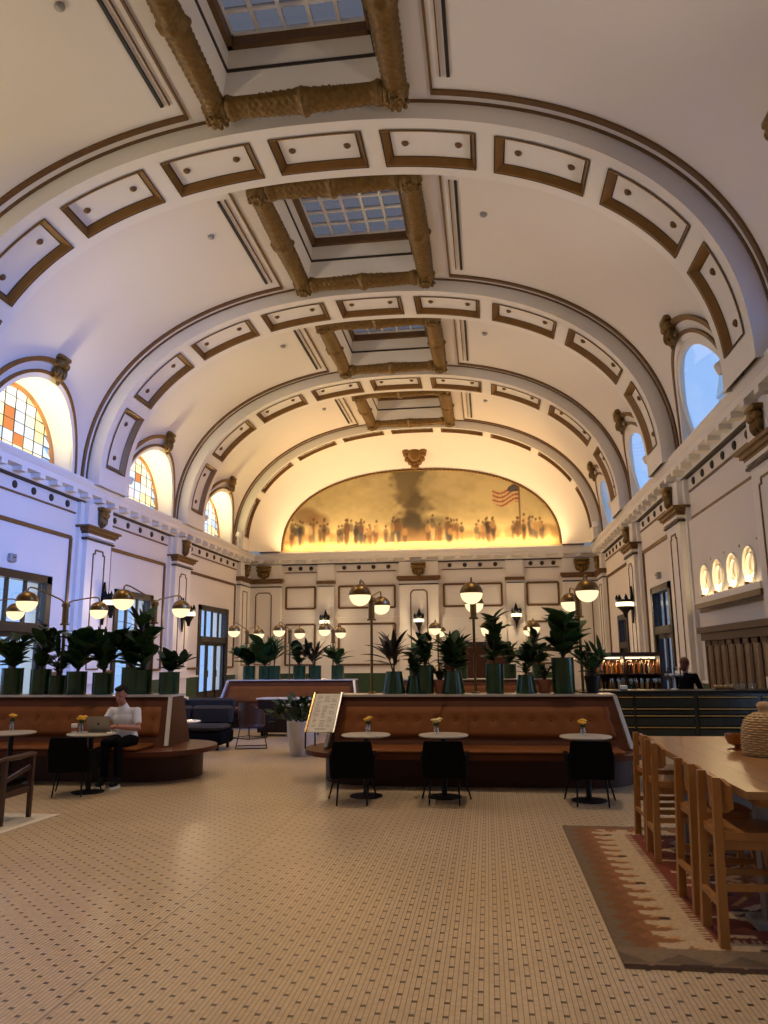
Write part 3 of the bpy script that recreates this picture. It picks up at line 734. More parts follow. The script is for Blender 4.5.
# a striped banner on a staff
fl = (X > 3.9) & (X < 5.3) & (Z > 2.25 - (X - 3.9) * .1 + .15 * np.sin(X * 4)) & (Z < 3.0 + (X - 3.9) * .1 + .15 * np.sin(X * 4))
st = (np.floor((Z - .1 * X - .15 * np.sin(X * 4)) / .11).astype(int) % 2) == 0
put(fl & st, srgb(150, 60, 40), .85); put(fl & ~st, srgb(206, 178, 130), .8); put(fl & (X > 4.7) & (Z > 2.85), srgb(60, 64, 78), .9)
put((np.abs(X - 5.25) < .04) & (Z > .6) & (Z < 3.1), srgb(110, 80, 50), .9)
m = MB(); idx = {}; vc = []
ok = np.zeros((H_, W_), bool)
for j in range(H_):
    zc = (gz[j] + gz[j + 1]) / 2
    xm = MA * (max(0, 1 - (zc / MBB) ** NEXP)) ** (1 / NEXP) + .05
    ok[j] = np.abs((gx[:-1] + gx[1:]) / 2) < xm
vs, fs = [], []
for j in range(H_):
    for i in range(W_):
        if not ok[j, i]: continue
        f = []
        for a, c in ((i, j), (i + 1, j), (i + 1, j + 1), (i, j + 1)):
            if (a, c) not in idx: idx[(a, c)] = len(vs); vs.append((XC + gx[a], 38.88, MZ - .05 + gz[c])); vc.append(colr[c, a])
            f.append(idx[(a, c)])
        fs.append(tuple(f))
m.add(vs, fs); canvas_m = VCOL('painted_canvas', .7)
mu = m.build('mural', canvas_m)
at = mu.data.color_attributes.new('Col', 'FLOAT_COLOR', 'POINT'); at.data.foreach_set('color', np.concatenate([np.clip(np.array(vc), 0, 1), np.ones((len(vc), 1))], 1).ravel())
sol = mu.modifiers.new('thick', 'SOLIDIFY'); sol.thickness = .03; sol.offset = -1
tag(mu, 'half-round painting of a crowd in a golden landscape on the end wall', 'painting')

# ------------------------------------------------------------------ doors
def door(n, s, y0, y1, zt, label, cols=3, mat=frameD):
    m = MB(); xa, xb = sorted((XC + s * (WH - .06), XC + s * (WH + .22)))
    J = .20
    m.box(xa, xb, y0 - .12, y0 + J - .12 + .06, 0, zt + .14); m.box(xa, xb, y1 - J + .06, y1 + .12, 0, zt + .14); m.box(xa, xb, y0 - .12, y1 + .12, zt - .06, zt + .16)
    zr = zt * .66; m.box(xa, xb, y0, y1, zr - .12, zr + .14)
    d = tag(m.build('door_%d' % n, mat), label, 'door', kind='structure')
    a, c = sorted((XC + s * (WH + .04), XC + s * (WH + .12))); g0, g1 = sorted((XC + s * (WH + .07), XC + s * (WH + .085)))
    ya, yb = y0 + .14, y1 - .14; cw = (yb - ya) / cols
    for i in range(1, cols): 
        MB().box(a, c, ya + i * cw - .05, ya + i * cw + .05, zr + .14, zt - .06).build('transom_mullion', mat, d)
    for i in range(cols): MB().box(g0, g1, ya + i * cw + .05, ya + (i + 1) * cw - .05, zr + .14, zt - .06).build('pane', glassC, d)
    nl = max(2, cols - 1); lw = (yb - ya) / nl
    for i in range(nl):
        p, q = ya + i * lw, ya + (i + 1) * lw
        mm = MB(); mm.box(a, c, p + .01, p + .12, 0, zr - .12); mm.box(a, c, q - .12, q - .01, 0, zr - .12); mm.box(a, c, p, q, 0, .35); mm.box(a, c, p, q, zr - .26, zr - .12)
        lf = mm.build('door_leaf', mat, d)
        MB().box(g0, g1, p + .12, q - .12, .35, zr - .26).build('pane', glassC, lf)
        hx = XC + s * (WH - .0); MB().bar((hx, q - .06 if i == 0 else p + .06, .95), (hx, q - .06 if i == 0 else p + .06, 1.25), .03, .03).build('pull_handle', brass, lf)
    return d
dn = 1
for (y0, y1, zt), lab in zip(LD, ('glazed double door beside the camera on the left', 'glazed double door left of the wooden armchair', 'large glazed doorway with dark frame at the far left edge', 'glazed doorway between the two left pilasters', 'glazed doorway at the far end of the left wall')):
    door(dn, -1, y0, y1, zt, lab, 4 if y1 - y0 > 3 else 3); dn += 1
for (y0, y1, zt), lab in zip(RD, ('glazed double door beside the camera on the right', 'glazed double door on the right just out of the picture', 'tall dark-framed doorway behind the bartender', 'narrow dark doorway at the far end of the right wall')):
    door(dn, 1, y0, y1, zt, lab, 4 if y1 - y0 > 3 else 2); dn += 1
# dark panelled double door in the end wall
m = MB(); m.box(XC + 1.2, XC + 4.36, YB - .16, YB - .02, 0, 2.5); d = tag(m.build('door_%d' % dn, frameD), 'dark wooden service door low in the end wall behind the plants', 'door', kind='structure')
for i in range(3):
    MB().box(XC + 1.32 + i * 1.0, XC + 2.2 + i * 1.0, YB - .20, YB - .15, .3, 2.3).build('door_panel', woodD, d)
MB().box(XC + 1.12, XC + 4.36, YB - .10, YB, 2.5, 3.78).build('overdoor_panel', plaster2, wb)
# outside the right windows: a white tower and the ground
ow = thing('white_tower', 'white tower seen outside the nearest right window', 'building', (12.0, 36.5, 0))
MB().box(0, 2.6, -2.1, 2.1, 0, 14.5).build('tower_wall', plaster2, ow); MB().box(-.12, 2.72, -2.2, 2.2, 13.9, 14.1).build('ledge', greyM, ow)
MB().prism([(-2.2, 14.5), (2.2, 14.5), (0, 17.0)], -.1, 2.7, 'x').build('roof', plaster2, ow)
# exit-sign like grey boxes above two doors
for i, (xx, yy, zz, lab) in enumerate(((XL + .06, 18.55, 4.3, 'small grey box above the large left doorway'), (XR - .06, 26.0, 4.22, 'small grey box above the doorway behind the bartender'))):
    t = thing('signal_box', lab, 'box', (xx, yy, zz)); MB().rbox(-.06, .06, -.13, .13, 0, .22, .02).build('case', greyM, t); MB().lathe([(.05, 0), (.04, .02)], 10, (0, 0, 0)).build('lens', blackm, t, loc=(.06 if xx < 0 else -.06, 0, .11))

# ------------------------------------------------------------------ wall sconces (dark iron crown with a lit bowl)
def sconce(loc, rz, label, wide=1.0):
    t = thing('wall_sconce', label, 'sconce', loc, rz, 'iron wall sconces')
    m = MB(); m.prism([(-.14, .1), (0, -.62), (.14, .1), (.10, .42), (0, .75), (-.10, .42)], -.07, -.01, 'y'); m.build('back_plate', blackm, t)
    m = MB(); m.tube([(0, -.05, -.1), (0, -.22, -.12), (0, -.30, .0)], .03, 8); m.build('arm', blackm, t, True)
    m = MB(); m.lathe([(.05, -.40), (.10, -.22), (.20 * wide, -.05), (.24 * wide, .0)], 14, (0, -.30, 0)); m.build('lower_cone', blackm, t, True, 40)
    m = MB(); m.lathe([(.235 * wide, .0), (.26 * wide, .03), (.26 * wide, .13), (.235 * wide, .16)], 16, (0, -.30, 0)); m.build('glass_band', opal2, t, True, 40)
    m = MB(); m.lathe([(.25 * wide, .16), (.25 * wide, .24), (.22 * wide, .26)], 14, (0, -.30, 0))
    for i in range(7):
        a = 2 * PI * i / 7; x, y = .22 * wide * math.cos(a), -.30 + .22 * wide * math.sin(a)
        m.lathe([(.05, .24), (.06, .32), (.02, .42), (.004, .46)], 8, (x, y, 0))
    m.build('crown', blackm, t, True, 40)
    l = bpy.data.lights.new('sconce_glow', 'POINT'); l.energy = 50; l.color = (1, .76, .46); l.shadow_soft_size = .12
    o = bpy.data.objects.new('sconce_glow', l); col.objects.link(o); o.location = Vector(loc) + Matrix.Rotation(rz, 3, 'Z') @ Vector((0, -.62, .10))
    return t
sconce((XL + .27, 23.1, 3.45), PI / 2, 'dark iron wall sconce on the nearer left pilaster'); sconce((XL + .27, 29.6, 3.45), PI / 2, 'dark iron wall sconce on the farther left pilaster')
sconce((XR - .27, 29.5, 3.55), -PI / 2, 'dark iron wall sconce on the right pilaster beyond the bar doorway', 1.3)
sconce((XC, YB - .22, 3.5), 0, 'dark iron wall sconce on the middle pilaster of the end wall')
sconce((XC - 4.86, YB - .12, 3.5), 0, 'dark iron wall sconce on the narrow left pilaster of the end wall'); sconce((XC + 4.86, YB - .12, 3.7), 0, 'dark iron wall sconce on the narrow right pilaster of the end wall')

# cornice flood fixtures
fl0 = None
for k in (0, 1, 2, 3):
    for s in (-1, 1):
        y = RY(k) + 1.2 if k < 3 else RY(k) - 1.25
        lab = '%s flood lamp on the %s cornice beside the %s coffered arch' % ('cream', 'left' if s < 0 else 'right', ('first', 'second', 'third', 'farthest')[k])
        t = thing('flood_lamp', lab, 'lamp', (XC + s * 8.60, y, 7.18), s * -PI / 2, 'cornice flood lamps')
        MB().rbox(-.10, .10, -.08, .08, 0, .05, .01).build('base', plaster2, t); m = MB(); m.tube([(0, 0, .04), (0, 0, .50)], .03, 8); m.build('post', plaster2, t, True)
        m = MB(); m.lathe([(.15, 0), (.17, .03), (.17, .22), (.13, .25)], 14); o = m.build('housing', plaster2, t, True, 40, (0, 0, .46)); o.rotation_euler = (math.radians(20), 0, 0)

# ------------------------------------------------------------------ porthole niches with small lamps on the right wall
led = tag(MB().box(XR - .30, XR - .125, 16.0, 20.85, 3.02, 3.17).build('wall_ledge', plaster2), 'narrow cream ledge below the four round niches', 'ledge')
m = MB(); m.box(XR - .32, XR - .125, 15.95, 20.9, 2.9, 3.02); m.build('ledge_molding', bronze, led)
NY0, NDY, NZ, NR = 17.0, 1.12, 3.62, .36
m = MB(); PX = XR - .12
m.box(PX, XR, 16.3, 16.44, 2.9, 5.34); m.box(PX, XR, 20.92, 21.52, 2.9, 5.34); m.box(PX, XR, 16.44, 20.92, 2.9, 3.12); m.box(PX, XR, 16.44, 20.92, 4.12, 5.34)
for i in range(4):
    yc = NY0 + NDY * i; n = 40; sq, ci = [], []
    for k in range(n):
        a = 2 * PI * k / n; c, s_ = math.cos(a), math.sin(a); mx = max(abs(c) / .56, abs(s_) / .5); sq.append((yc + c / mx, NZ + s_ / mx)); ci.append((yc + NR * c, NZ + NR * s_))
    v = [(PX, *q) for q in sq] + [(PX, *q) for q in ci] + [(XR - .005, *q) for q in ci]
    m.add(v, [(k, (k + 1) % n, n + (k + 1) % n, n + k) for k in range(n)] + [(n + k, n + (k + 1) % n, 2 * n + (k + 1) % n, 2 * n + k) for k in range(n)])
m.build('niche_panel', plaster, wr)
for i, (y, nm) in enumerate(((NY0 + 3 * NDY, 'leftmost'), (NY0 + 2 * NDY, 'second from left'), (NY0 + NDY, 'third from left'), (NY0, 'rightmost'))):
    m = MB()
    def tor(u, w):
        a = 2 * PI * u; b_ = 2 * PI * w; R = NR + .03 + .03 * math.cos(b_); return (PX - .012 + .03 * math.sin(b_), y + R * math.cos(a), NZ + R * math.sin(a))
    m.grid(tor, 36, 8, True, True); ni = tag(m.build('round_niche', plaster2, None, True), 'round porthole niche with raised rim, %s of four above the bar cabinet' % nm, 'niche', 'portholes above the bar cabinet')
    m = MB(); m.grid(lambda u, w: (PX + .02 + .03 * math.sin(2 * PI * w), y + (.25 + .02 * math.cos(2 * PI * w)) * math.cos(2 * PI * u), NZ + (.25 + .02 * math.cos(2 * PI * w)) * math.sin(2 * PI * u)), 30, 6, True, True); m.build('inner_ring', plaster2, ni, True)
    t = thing('ledge_lamp', 'small brass uplight under the %s porthole niche' % nm, 'lamp', (XR - .21, y, 3.17), 0, 'ledge uplights')
    MB().lathe([(.06, 0), (.06, .07), (.05, .08)], 10).build('case', brass, t, True); MB().lathe([(.045, 0), (.045, .012)], 10).build('lens', opal2, t, True, loc=(0, 0, .08))
    l = bpy.data.lights.new('ledge_lamp_glow', 'POINT'); l.energy = 14; l.color = (1, .72, .35); l.shadow_soft_size = .05
    o = bpy.data.objects.new('ledge_lamp_glow', l); col.objects.link(o); o.location = (XR - .21, y, 3.31)

# ------------------------------------------------------------------ banquettes
def rrect(x0, x1, y0, y1, r, n=8):
    p = []
    for cx_, cy_, a0 in ((x1 - r, y0 + r, -PI / 2), (x1 - r, y1 - r, 0), (x0 + r, y1 - r, PI / 2), (x0 + r, y0 + r, PI)):
        for i in range(n + 1):
            a = a0 + PI / 2 * i / n; p.append((cx_ + r * math.cos(a), cy_ + r * math.sin(a)))
    return p
btn_me = MB().ell((0, 0, 0), (.018, .012, .018), 8, 6).mesh('button', leather, True)
def banquette(label, x0, x1, yc, buttons=True, pe=(.2, .2), le=(.46, .46), group=None):
    cx_ = (x0 + x1) / 2; h = (x1 - x0) / 2; fl_ = .13
    t = thing('banquette', label, 'banquette', (cx_, yc, 0), 0, group)
    MB().prism(rrect(-h - pe[0], h + pe[1], -1.1, .28, .66), 0, .38).build('plinth', woodD, t, True, 30)
    MB().prism(rrect(-h - le[0], h + le[1], -1.47, .33, .86), .385, .45).build('ledge', woodB, t, True, 30)
    MB().rbox(-h + .05, h - .05, -1.44, -.80, .45, .51, .02).build('seat_cushion', leather, t, True, 40)
    m = MB(); m.hexa([(-h - fl_, -.80, .45), (h + fl_, -.80, .45), (h + fl_, .10, .45), (-h - fl_, .10, .45), (-h, -.42, 1.15), (h, -.42, 1.15), (h, .10, 1.15), (-h, .10, 1.15)]); m.build('back_body', woodB, t)
    MB().box(-h - .02, h + .02, -.46, .14, 1.15, 1.18).build('stone_top', stone, t)
    s = -1
    def fy(z): return s * (.80 - .38 * (z - .45) / .70)
    m = MB()
    def pf(u, w):
        z = .60 + .41 * w; x = (-h + .10 + (2 * h - .20) * u) * (1 + .035 * (1 - w) * 2 / h)
        puff = .045 * min(1, min(w, 1 - w) * 8) ** .5 * (1 if .002 < u < .998 else 0)
        if buttons:
            d = ((x / .27) - round(x / .27)) * .27; puff -= .03 * math.exp(-((d / .05) ** 2 + ((z - .83) / .05) ** 2))
        return (x, fy(z) + s * (puff + .005), z)
    m.grid(pf, max(24, int(2 * h / .045)), 14); lp = m.build('leather_back', leather, t, True, 60)
    if buttons:
        k = int((h - .15) / .27)
        for i in range(-k, k + 1): inst('button', btn_me, lp, (i * .27, fy(.83) + s * .022, .83))
    for e in (-1, 1):
        m = MB(); x = e * (h + .005); m.bar((x + e * fl_, s * .82, .46), (x, s * .43, 1.15), .06, .05); m.build('steel_edge', chrome, t)
    return t
banquette('long tan leather banquette in the middle, plants and lamps on its top', -2.2, 1.76, 11.9)
banquette('tan leather banquette on the left behind the seated man', -10.6, -4.86, 11.9, True, (.2, .50), (.46, .76))
banquette('small far banquette left of centre, near the end wall', -6.9, -3.5, 20.5, False)
banquette('far banquette half hidden behind the middle banquette plants', -2.4, 1.7, 20.5, False)

# ------------------------------------------------------------------ two-globe lamps
def lamp(label, x, y, z0, first=[None]):
    if first[0]: return copy_tree(first[0], None, (x, y, z0), None, label)
    t = thing('globe_lamp', label, 'lamp', (x, y, z0), 0, 'two-globe brass lamps')
    MB().lathe([(.07, 0), (.07, .015), (.025, .03)], 14).build('foot', brass, t, True, 40)
    m = MB(); m.tube([(0, 0, 0), (0, 0, 1.2)], .021, 8); m.build('pole', brass, t, True)
    m = MB(); m.lathe([(.072, 1.11), (.072, 1.135), (.05, 1.145), (.05, 1.40), (.066, 1.41), (.066, 1.46), (.045, 1.47), (.02, 1.5)], 12); m.build('sleeve', brass, t, True, 40)
    for s in (-1, 1):
        m = MB(); m.tube([(0, 0, 1.455), (0, s * .18, 1.52), (0, s * .5, 1.575), (0, s * .9, 1.64), (0, s * 1.03, 1.645), (0, s * 1.09, 1.62), (0, s * 1.1, 1.57)], .012, 7); m.build('arm', brass, t, True)
        m = MB(); m.lathe([(.162 * math.cos(a), 1.42 + .158 * math.sin(a)) for a in np.linspace(-.02, PI / 2 - .05, 9)], 22, (0, s * 1.1, 0)); d = m.build('dome', brass, t, True, 50)
        m = MB(); m.lathe([(.155 * math.cos(a), 1.42 + .155 * math.sin(a)) for a in np.linspace(-PI / 2 + .03, .02, 10)], 22, (0, s * 1.1, 0)); m.build('globe', opal, t, True, 60)
    first[0] = t
    return t
for x, lab in ((-8.55, 'two-globe brass lamp cut off by the left edge'), (-6.93, 'two-globe brass lamp beside the big left doorway'), (-5.38, 'two-globe brass lamp behind the seated man'),
               (-1.79, 'left two-globe brass lamp on the middle banquette'), (-.20, 'middle two-globe brass lamp on the middle banquette'), (1.39, 'right two-globe brass lamp on the middle banquette')):
    lamp(lab, x, 11.9, 1.18)
for x, lab in ((-6.55, 'leftmost of the small far two-globe lamps'), (-5.34, 'second small far two-globe lamp from the left'), (-4.14, 'third small far two-globe lamp, left of the big centre lamp'),
               (-1.30, 'far two-globe lamp just right of the middle sconce'), (-.0, 'far two-globe lamp right of the middle lamp pole'), (1.15, 'far two-globe lamp behind the tall right plants')):
    lamp(lab, x, 20.5, 1.02)

# ------------------------------------------------------------------ potted plants
def leaf_mesh(name, L, Wd, droop, mat, fold=.25, tip=1.0):
    m = MB()
    def fn(u, w):
        s = w; wd = Wd * (math.sin(PI * min(1, s ** .8)) ** .8) * (1 if s < 1 else 0) + .004
        x = (u - .5) * 2 * wd / 2
        z = L * (math.sin(s * droop) / droop) * 0 + s * L * .25 - droop * .28 * L * s * s + abs(u - .5) * fold * wd
        return (x, s * L * (1 - .08 * droop * s), z)
    m.grid(fn, 2, 7); return m.mesh(name, mat, True)
LF = {'broad': leaf_mesh('leaf', .30, .15, .9, leafA), 'broad2': leaf_mesh('leaf', .26, .13, .6, leafB), 'strap': leaf_mesh('leaf', .46, .065, .9, leafC), 'strapg': leaf_mesh('leaf', .42, .06, .8, leafA), 'small': leaf_mesh('leaf', .13, .07, .6, leafB), 'fan': leaf_mesh('leaf', .34, .22, .5, leafA)}
def pot(kind, t, r, h, mat):
    m = MB()
    if kind == 'cyl': prof = [(r * .96, 0), (r, .02), (r, h - .02), (r * 1.03, h), (r * .9, h), (r * .88, h - .04)]
    elif kind == 'flare': prof = [(r * 1.12, 0), (r * 1.15, .02), (r * .82, h - .02), (r * .84, h), (r * .74, h), (r * .72, h - .04)]
    else: prof = [(r * .72, 0), (r * .76, .02), (r, h - .05), (r * 1.06, h - .05), (r * 1.06, h), (r * .9, h), (r * .88, h - .04)]
    m.lathe(prof, 22); m.build('pot', mat, t, True, 35)
    MB().lathe([(r * .86 if kind != 'flare' else r * .7, h - .05), (.01, h - .035)], 16).build('soil', soil, t)
def plant(label, x, y, z, pk, pr, ph, kind, H, n, spread, seed, pm=greenG, sc=1.0, group='potted plants on the banquette tops'):
    rr = random.Random(seed); t = thing('potted_plant', label, 'plant', (x, y, z), rr.uniform(0, 6), group)
    pot(pk, t, pr, ph, pm); keys = kind if isinstance(kind, tuple) else (kind,)
    ns = 2 if 'strap' in keys[0] else rr.choice((3, 4, 4))
    stems = []
    for i in range(ns):
        a = rr.uniform(0, 6.28); d = spread * .55 * (i > 0)
        top = (d * math.cos(a) * 1.3, d * math.sin(a) * 1.3, ph + H * rr.uniform(.55, .95))
        m = MB(); m.tube([(0, 0, ph - .05), (top[0] * .4, top[1] * .4, ph + H * .35), top], [.014, .011, .006], 6); m.build('stem', stemm, t, True); stems.append(top)
    for i in range(int(n * 2.0)):
        k = rr.choice(keys); tp = stems[i % ns]; f = rr.uniform(.03, 1.0) if 'strap' not in k else rr.uniform(.2, .9)
        p = (tp[0] * f, tp[1] * f, ph + (tp[2] - ph) * f)
        yaw = i * 2.4 + rr.uniform(-.4, .4); up = rr.uniform(.0, .9) if 'strap' not in k else rr.uniform(.15, 1.25)
        s = sc * rr.uniform(.6, 1.2) * (spread / .31)
        inst('leaf', LF[k], t, p, (up, rr.uniform(-.3, .3), yaw), (s, s, s))
    return t
PY_ = 11.80
plant('spiky purple-green plant in a flared green pot, leftmost on the middle banquette', -1.43, PY_, 1.18, 'flare', .15, .33, 'strap', .42, 20, .32, 1)
plant('bushy small-leaved plant in a flared pot beside the leftmost spiky one', -1.12, PY_ + .02, 1.18, 'flare', .12, .26, ('small', 'broad2'), .5, 30, .3, 2)
plant('leafy plant in a tall green cylinder pot, third from left on the middle banquette', -.95, PY_, 1.18, 'cyl', .125, .42, ('broad2', 'small'), .42, 34, .30, 3)
plant('dense dark plant in a flared green pot left of the middle lamp pole', -.53, PY_, 1.18, 'flare', .15, .33, ('broad2', 'strapg'), .62, 44, .34, 4)
plant('small plant in a terracotta pot behind the dense dark plant', -.73, PY_ + .02, 1.18, 'taper', .10, .20, ('small',), .3, 22, .26, 5, terrac)
plant('tall sparse rubber plant in a green cylinder pot right of the middle lamp pole', .09, PY_, 1.18, 'cyl', .135, .44, ('broad', 'broad2'), .85, 26, .36, 6)
plant('glossy bushy plant in a short flared green pot', .55, PY_, 1.18, 'flare', .14, .27, ('broad2', 'small'), .62, 44, .30, 7)
plant('small herb in a terracotta pot behind the glossy bushy plant', .82, PY_ + .02, 1.18, 'taper', .10, .2, ('small',), .25, 18, .24, 8, terrac)
plant('big-leaved plant in the tallest green cylinder pot on the right of the middle banquette', 1.10, PY_, 1.18, 'cyl', .165, .52, ('fan', 'broad'), .55, 26, .40, 9)
plant('drooping plant in a dark pot at the right end of the middle banquette', 1.52, PY_ + .02, 1.18, 'taper', .11, .25, ('broad', 'strapg'), .40, 18, .30, 10, blackm)
plant('dark leafy plant in a green pot at the left picture edge', -7.72, PY_, 1.18, 'cyl', .17, .42, ('broad', 'broad2'), .55, 34, .36, 11)
plant('leafy plant in a green cylinder pot left of the big doorway lamp', -7.22, PY_, 1.18, 'cyl', .16, .40, ('broad', 'small'), .70, 36, .36, 12)
plant('broad-leaved plant in a green pot right of the big doorway lamp pole', -6.60, PY_, 1.18, 'cyl', .16, .36, ('fan', 'broad'), .60, 32, .40, 13)
plant('feathery plant in a green pot beside the doorway lamp', -6.95, PY_ + .02, 1.18, 'cyl', .14, .3, ('strapg', 'small'), .5, 28, .34, 14)
plant('arching plant in a green pot just above the laptop', -6.15, PY_, 1.18, 'cyl', .16, .34, ('broad', 'strapg'), .62, 34, .40, 15)
plant('bushy plant in a green pot behind the seated man', -5.66, PY_ + .02, 1.18, 'cyl', .17, .42, ('broad', 'broad2'), .55, 34, .36, 16)
plant('tall reddish plant in a green pot beside the lamp behind the man', -5.48, PY_ + .02, 1.18, 'cyl', .14, .38, ('strap', 'fan'), .85, 24, .36, 17)
plant('round bushy plant at the right end of the left banquette', -5.03, PY_, 1.18, 'cyl', .16, .34, ('small', 'broad2'), .26, 40, .34, 18)
PG = 'plants on the far banquette'
for i, (x, k, H, n, sp, lab) in enumerate(((-6.45, ('broad', 'broad2'), .5, 26, .5, 'leftmost bushy plant on the small far banquette'), (-6.0, ('fan',), .55, 18, .45, 'broad-leaved plant second from left on the small far banquette'), (-5.75, ('strapg',), .75, 18, .45, 'upright spiky plant between two far lamps'),
        (-5.05, ('small', 'broad2'), .6, 30, .45, 'round bushy plant right of the second far lamp'), (-4.62, ('strap',), .45, 18, .42, 'dark spiky plant in a tall green pot on the small far banquette'), (-4.0, ('strapg', 'broad'), .5, 16, .4, 'thin plant at the right end of the small far banquette'))):
    plant(lab, x, 20.45, 1.18, 'cyl', .17, .36, k, H, n, sp, 40 + i, group=PG)
for i, (x, lab) in enumerate(((-1.9, 'far plant seen between the leftmost pots of the middle banquette'), (-.7, 'far plant behind the dense dark plant'), (.55, 'far plant behind the glossy bushy plant'), (1.3, 'far plant behind the tallest green pot'))):
    plant(lab, x, 20.45, 1.18, 'cyl', .17, .36, ('broad', 'broad2'), .55, 24, .45, 60 + i, group=PG)
# white floor planter with a dark bush
t = thing('floor_planter', 'tapering white floor planter with a dark bushy shrub', 'planter', (-3.40, 14.05, 0))
MB().lathe([(.20, 0), (.21, .02), (.275, .40), (.285, .60), (.265, .60), (.255, .56)], 26).build('pot', planterW, t, True, 35); MB().lathe([(.24, .54), (.01, .56)], 16).build('soil', soil, t)
rr = random.Random(77)
for i in range(5):
    a = i * 1.3; m = MB(); m.tube([(0, 0, .52), (.12 * math.cos(a), .12 * math.sin(a), .85), (.28 * math.cos(a), .28 * math.sin(a), 1.12)], [.012, .01, .005], 6); m.build('stem', stemm, t, True)
for i in range(200):
    a = rr.uniform(0, 6.28); r = .56 * rr.random() ** .6; z = .58 + rr.uniform(0, .46) * (1 - .5 * r)
    s = rr.uniform(.9, 1.7); inst('leaf', LF['small'], t, (r * math.cos(a), r * math.sin(a), z), (rr.uniform(-.2, 1), rr.uniform(-.4, .4), a - PI / 2 + rr.uniform(-.6, .6)), (s, s, s))

# ------------------------------------------------------------------ round cafe tables, chairs, vases
def cafe_table(label, x, y, first=[None]):
    if first[0]: return copy_tree(first[0], None, (x, y, 0), None, label)
    t = thing('cafe_table', label, 'table', (x, y, 0), 0, 'round cafe tables along the banquettes')
    MB().lathe([(.27, .725), (.31, .735), (.315, .745), (.31, .755)], 40).build('top', stone, t, True, 30)
    MB().lathe([(.20, .715), (.20, .725)], 24).build('top_plate', blackm, t, True, 30)
    MB().lathe([(.035, .02), (.035, .72)], 14).build('column', blackm, t, True, 30)
    MB().lathe([(.21, 0), (.21, .012), (.06, .025), (.035, .03)], 30).build('foot_disc', blackm, t, True, 30)
    first[0] = t; return t
TBL = [(-1.58, 9.98, 'leftmost round table at the middle banquette'), (-.59, 10.0, 'middle round table at the middle banquette'), (1.155, 9.9, 'right round table at the middle banquette'), (-5.30, 9.95, 'round table holding the laptop'), (-6.50, 10.02, 'round table at the left picture edge')]
for x, y, lab in TBL: cafe_table('white-topped ' + lab, x, y)
def chair(label, x, y, rz, first=[None]):
    if first[0]: return copy_tree(first[0], None, (x, y, 0), rz, label)
    t = thing('tub_chair', label, 'chair', (x, y, 0), rz, 'black tub chairs at the cafe tables')
    MB().rbox(-.235, .235, -.21, .26, .31, .46, .035).build('seat', black, t, True, 40)
    m = MB()   # wrapping back and arms, open toward +y
    def sh(u, w, o):
        a = PI + PI * u; c, s_ = math.cos(a), math.sin(a)
        r = 1 + .0 * w
        px = (.285 + o) * math.copysign(abs(c) ** .38, c); py = -.02 + (.25 + o) * math.copysign(abs(s_) ** .38, s_) + .20 * max(0, 1 - abs(s_) / .6)
        k = min(1, max(0, (abs(s_) - .72) / .16)); k = k * k * (3 - 2 * k); top = .575 + .165 * k; z = .31 + (top - .31) * w
        return (px * (1 + .05 * (w - .5)), py - .05 * w * min(1, abs(s_) * 1.2), z)
    n = 44
    m.grid(lambda u, w: sh(u, w, 0), n, 5); m.grid(lambda u, w: sh(u, w, -.05), n, 5)
    m.grid(lambda u, w: tuple(sh(u, 1, 0)[i] + (sh(u, 1, -.05)[i] - sh(u, 1, 0)[i]) * w for i in range(3)), n, 1)
    m.grid(lambda u, w: tuple(sh(u, 0, 0)[i] + (sh(u, 0, -.05)[i] - sh(u, 0, 0)[i]) * w for i in range(3)), n, 1)
    for e in (0, 1): m.grid(lambda u, w: tuple(sh(e, w, 0)[i] + (sh(e, w, -.05)[i] - sh(e, w, 0)[i]) * u for i in range(3)), 1, 5)
    m.build('backrest', black, t, True, 50)
    for sx, sy, fx, fy in ((-.16, -.16, -.18, -.24), (.16, -.16, .18, -.24), (-.2, .18, -.30, .24), (.2, .18, .30, .24)):
        m = MB(); m.tube([(sx, sy, .37), (fx, fy, 0)], [.014, .010], 8); m.build('leg', blackm, t, True)
    first[0] = t; return t
chair('black tub chair turned slightly at the leftmost round table of the middle banquette', -1.68, 9.55, .15); chair('black tub chair at the middle round table of the middle banquette', -.56, 9.64, 0)
chair('black tub chair at the right round table of the middle banquette', 1.16, 9.72, -.04); chair('black tub chair facing the man with the laptop', -5.42, 9.78, .2)
def vase(label, x, y, mat, seed, n=5, hh=.11, first=None):
    rr = random.Random(seed); t = thing('bud_vase', label, 'vase', (x, y, .755), 0, 'bud vases on the round tables')
    MB().lathe([(.030, 0), (.034, .01), (.032, hh * .6), (.020, hh * .9), (.024, hh)], 14, cap=False).build('glass', glassV, t, True, 50)
    for i in range(n):
        a = i * 2.4; r = rr.uniform(.01, .045); z = hh + rr.uniform(.05, .09); p = (r * math.cos(a), r * math.sin(a), z)
        m = MB(); m.tube([(0, 0, .02), (p[0] * .3, p[1] * .3, hh * .8), p], .003, 5); st = m.build('stem', leafA, t)
        m = MB(); m.ell(p, (.026, .026, .018), 8, 6)
        for k in range(6): m.ell((p[0] + .024 * math.cos(k * 1.05), p[1] + .024 * math.sin(k * 1.05), z), (.016, .016, .010), 6, 4)
        m.build('blossom', mat, t, True)
    m = MB()
    for i in range(5): m.ell((.02 * math.cos(i * 1.2), .02 * math.sin(i * 1.2), hh + .02), (.018, .008, .022), 6, 4)
    m.build('leaves', leafA, t, True)
    return t
vase('bud vase of yellow flowers on the leftmost table of the middle banquette', -1.56, 10.04, petalY, 1, 5, .12); vase('bud vase of cream flowers on the middle table', -.68, 10.02, petalW, 2, 5, .10)
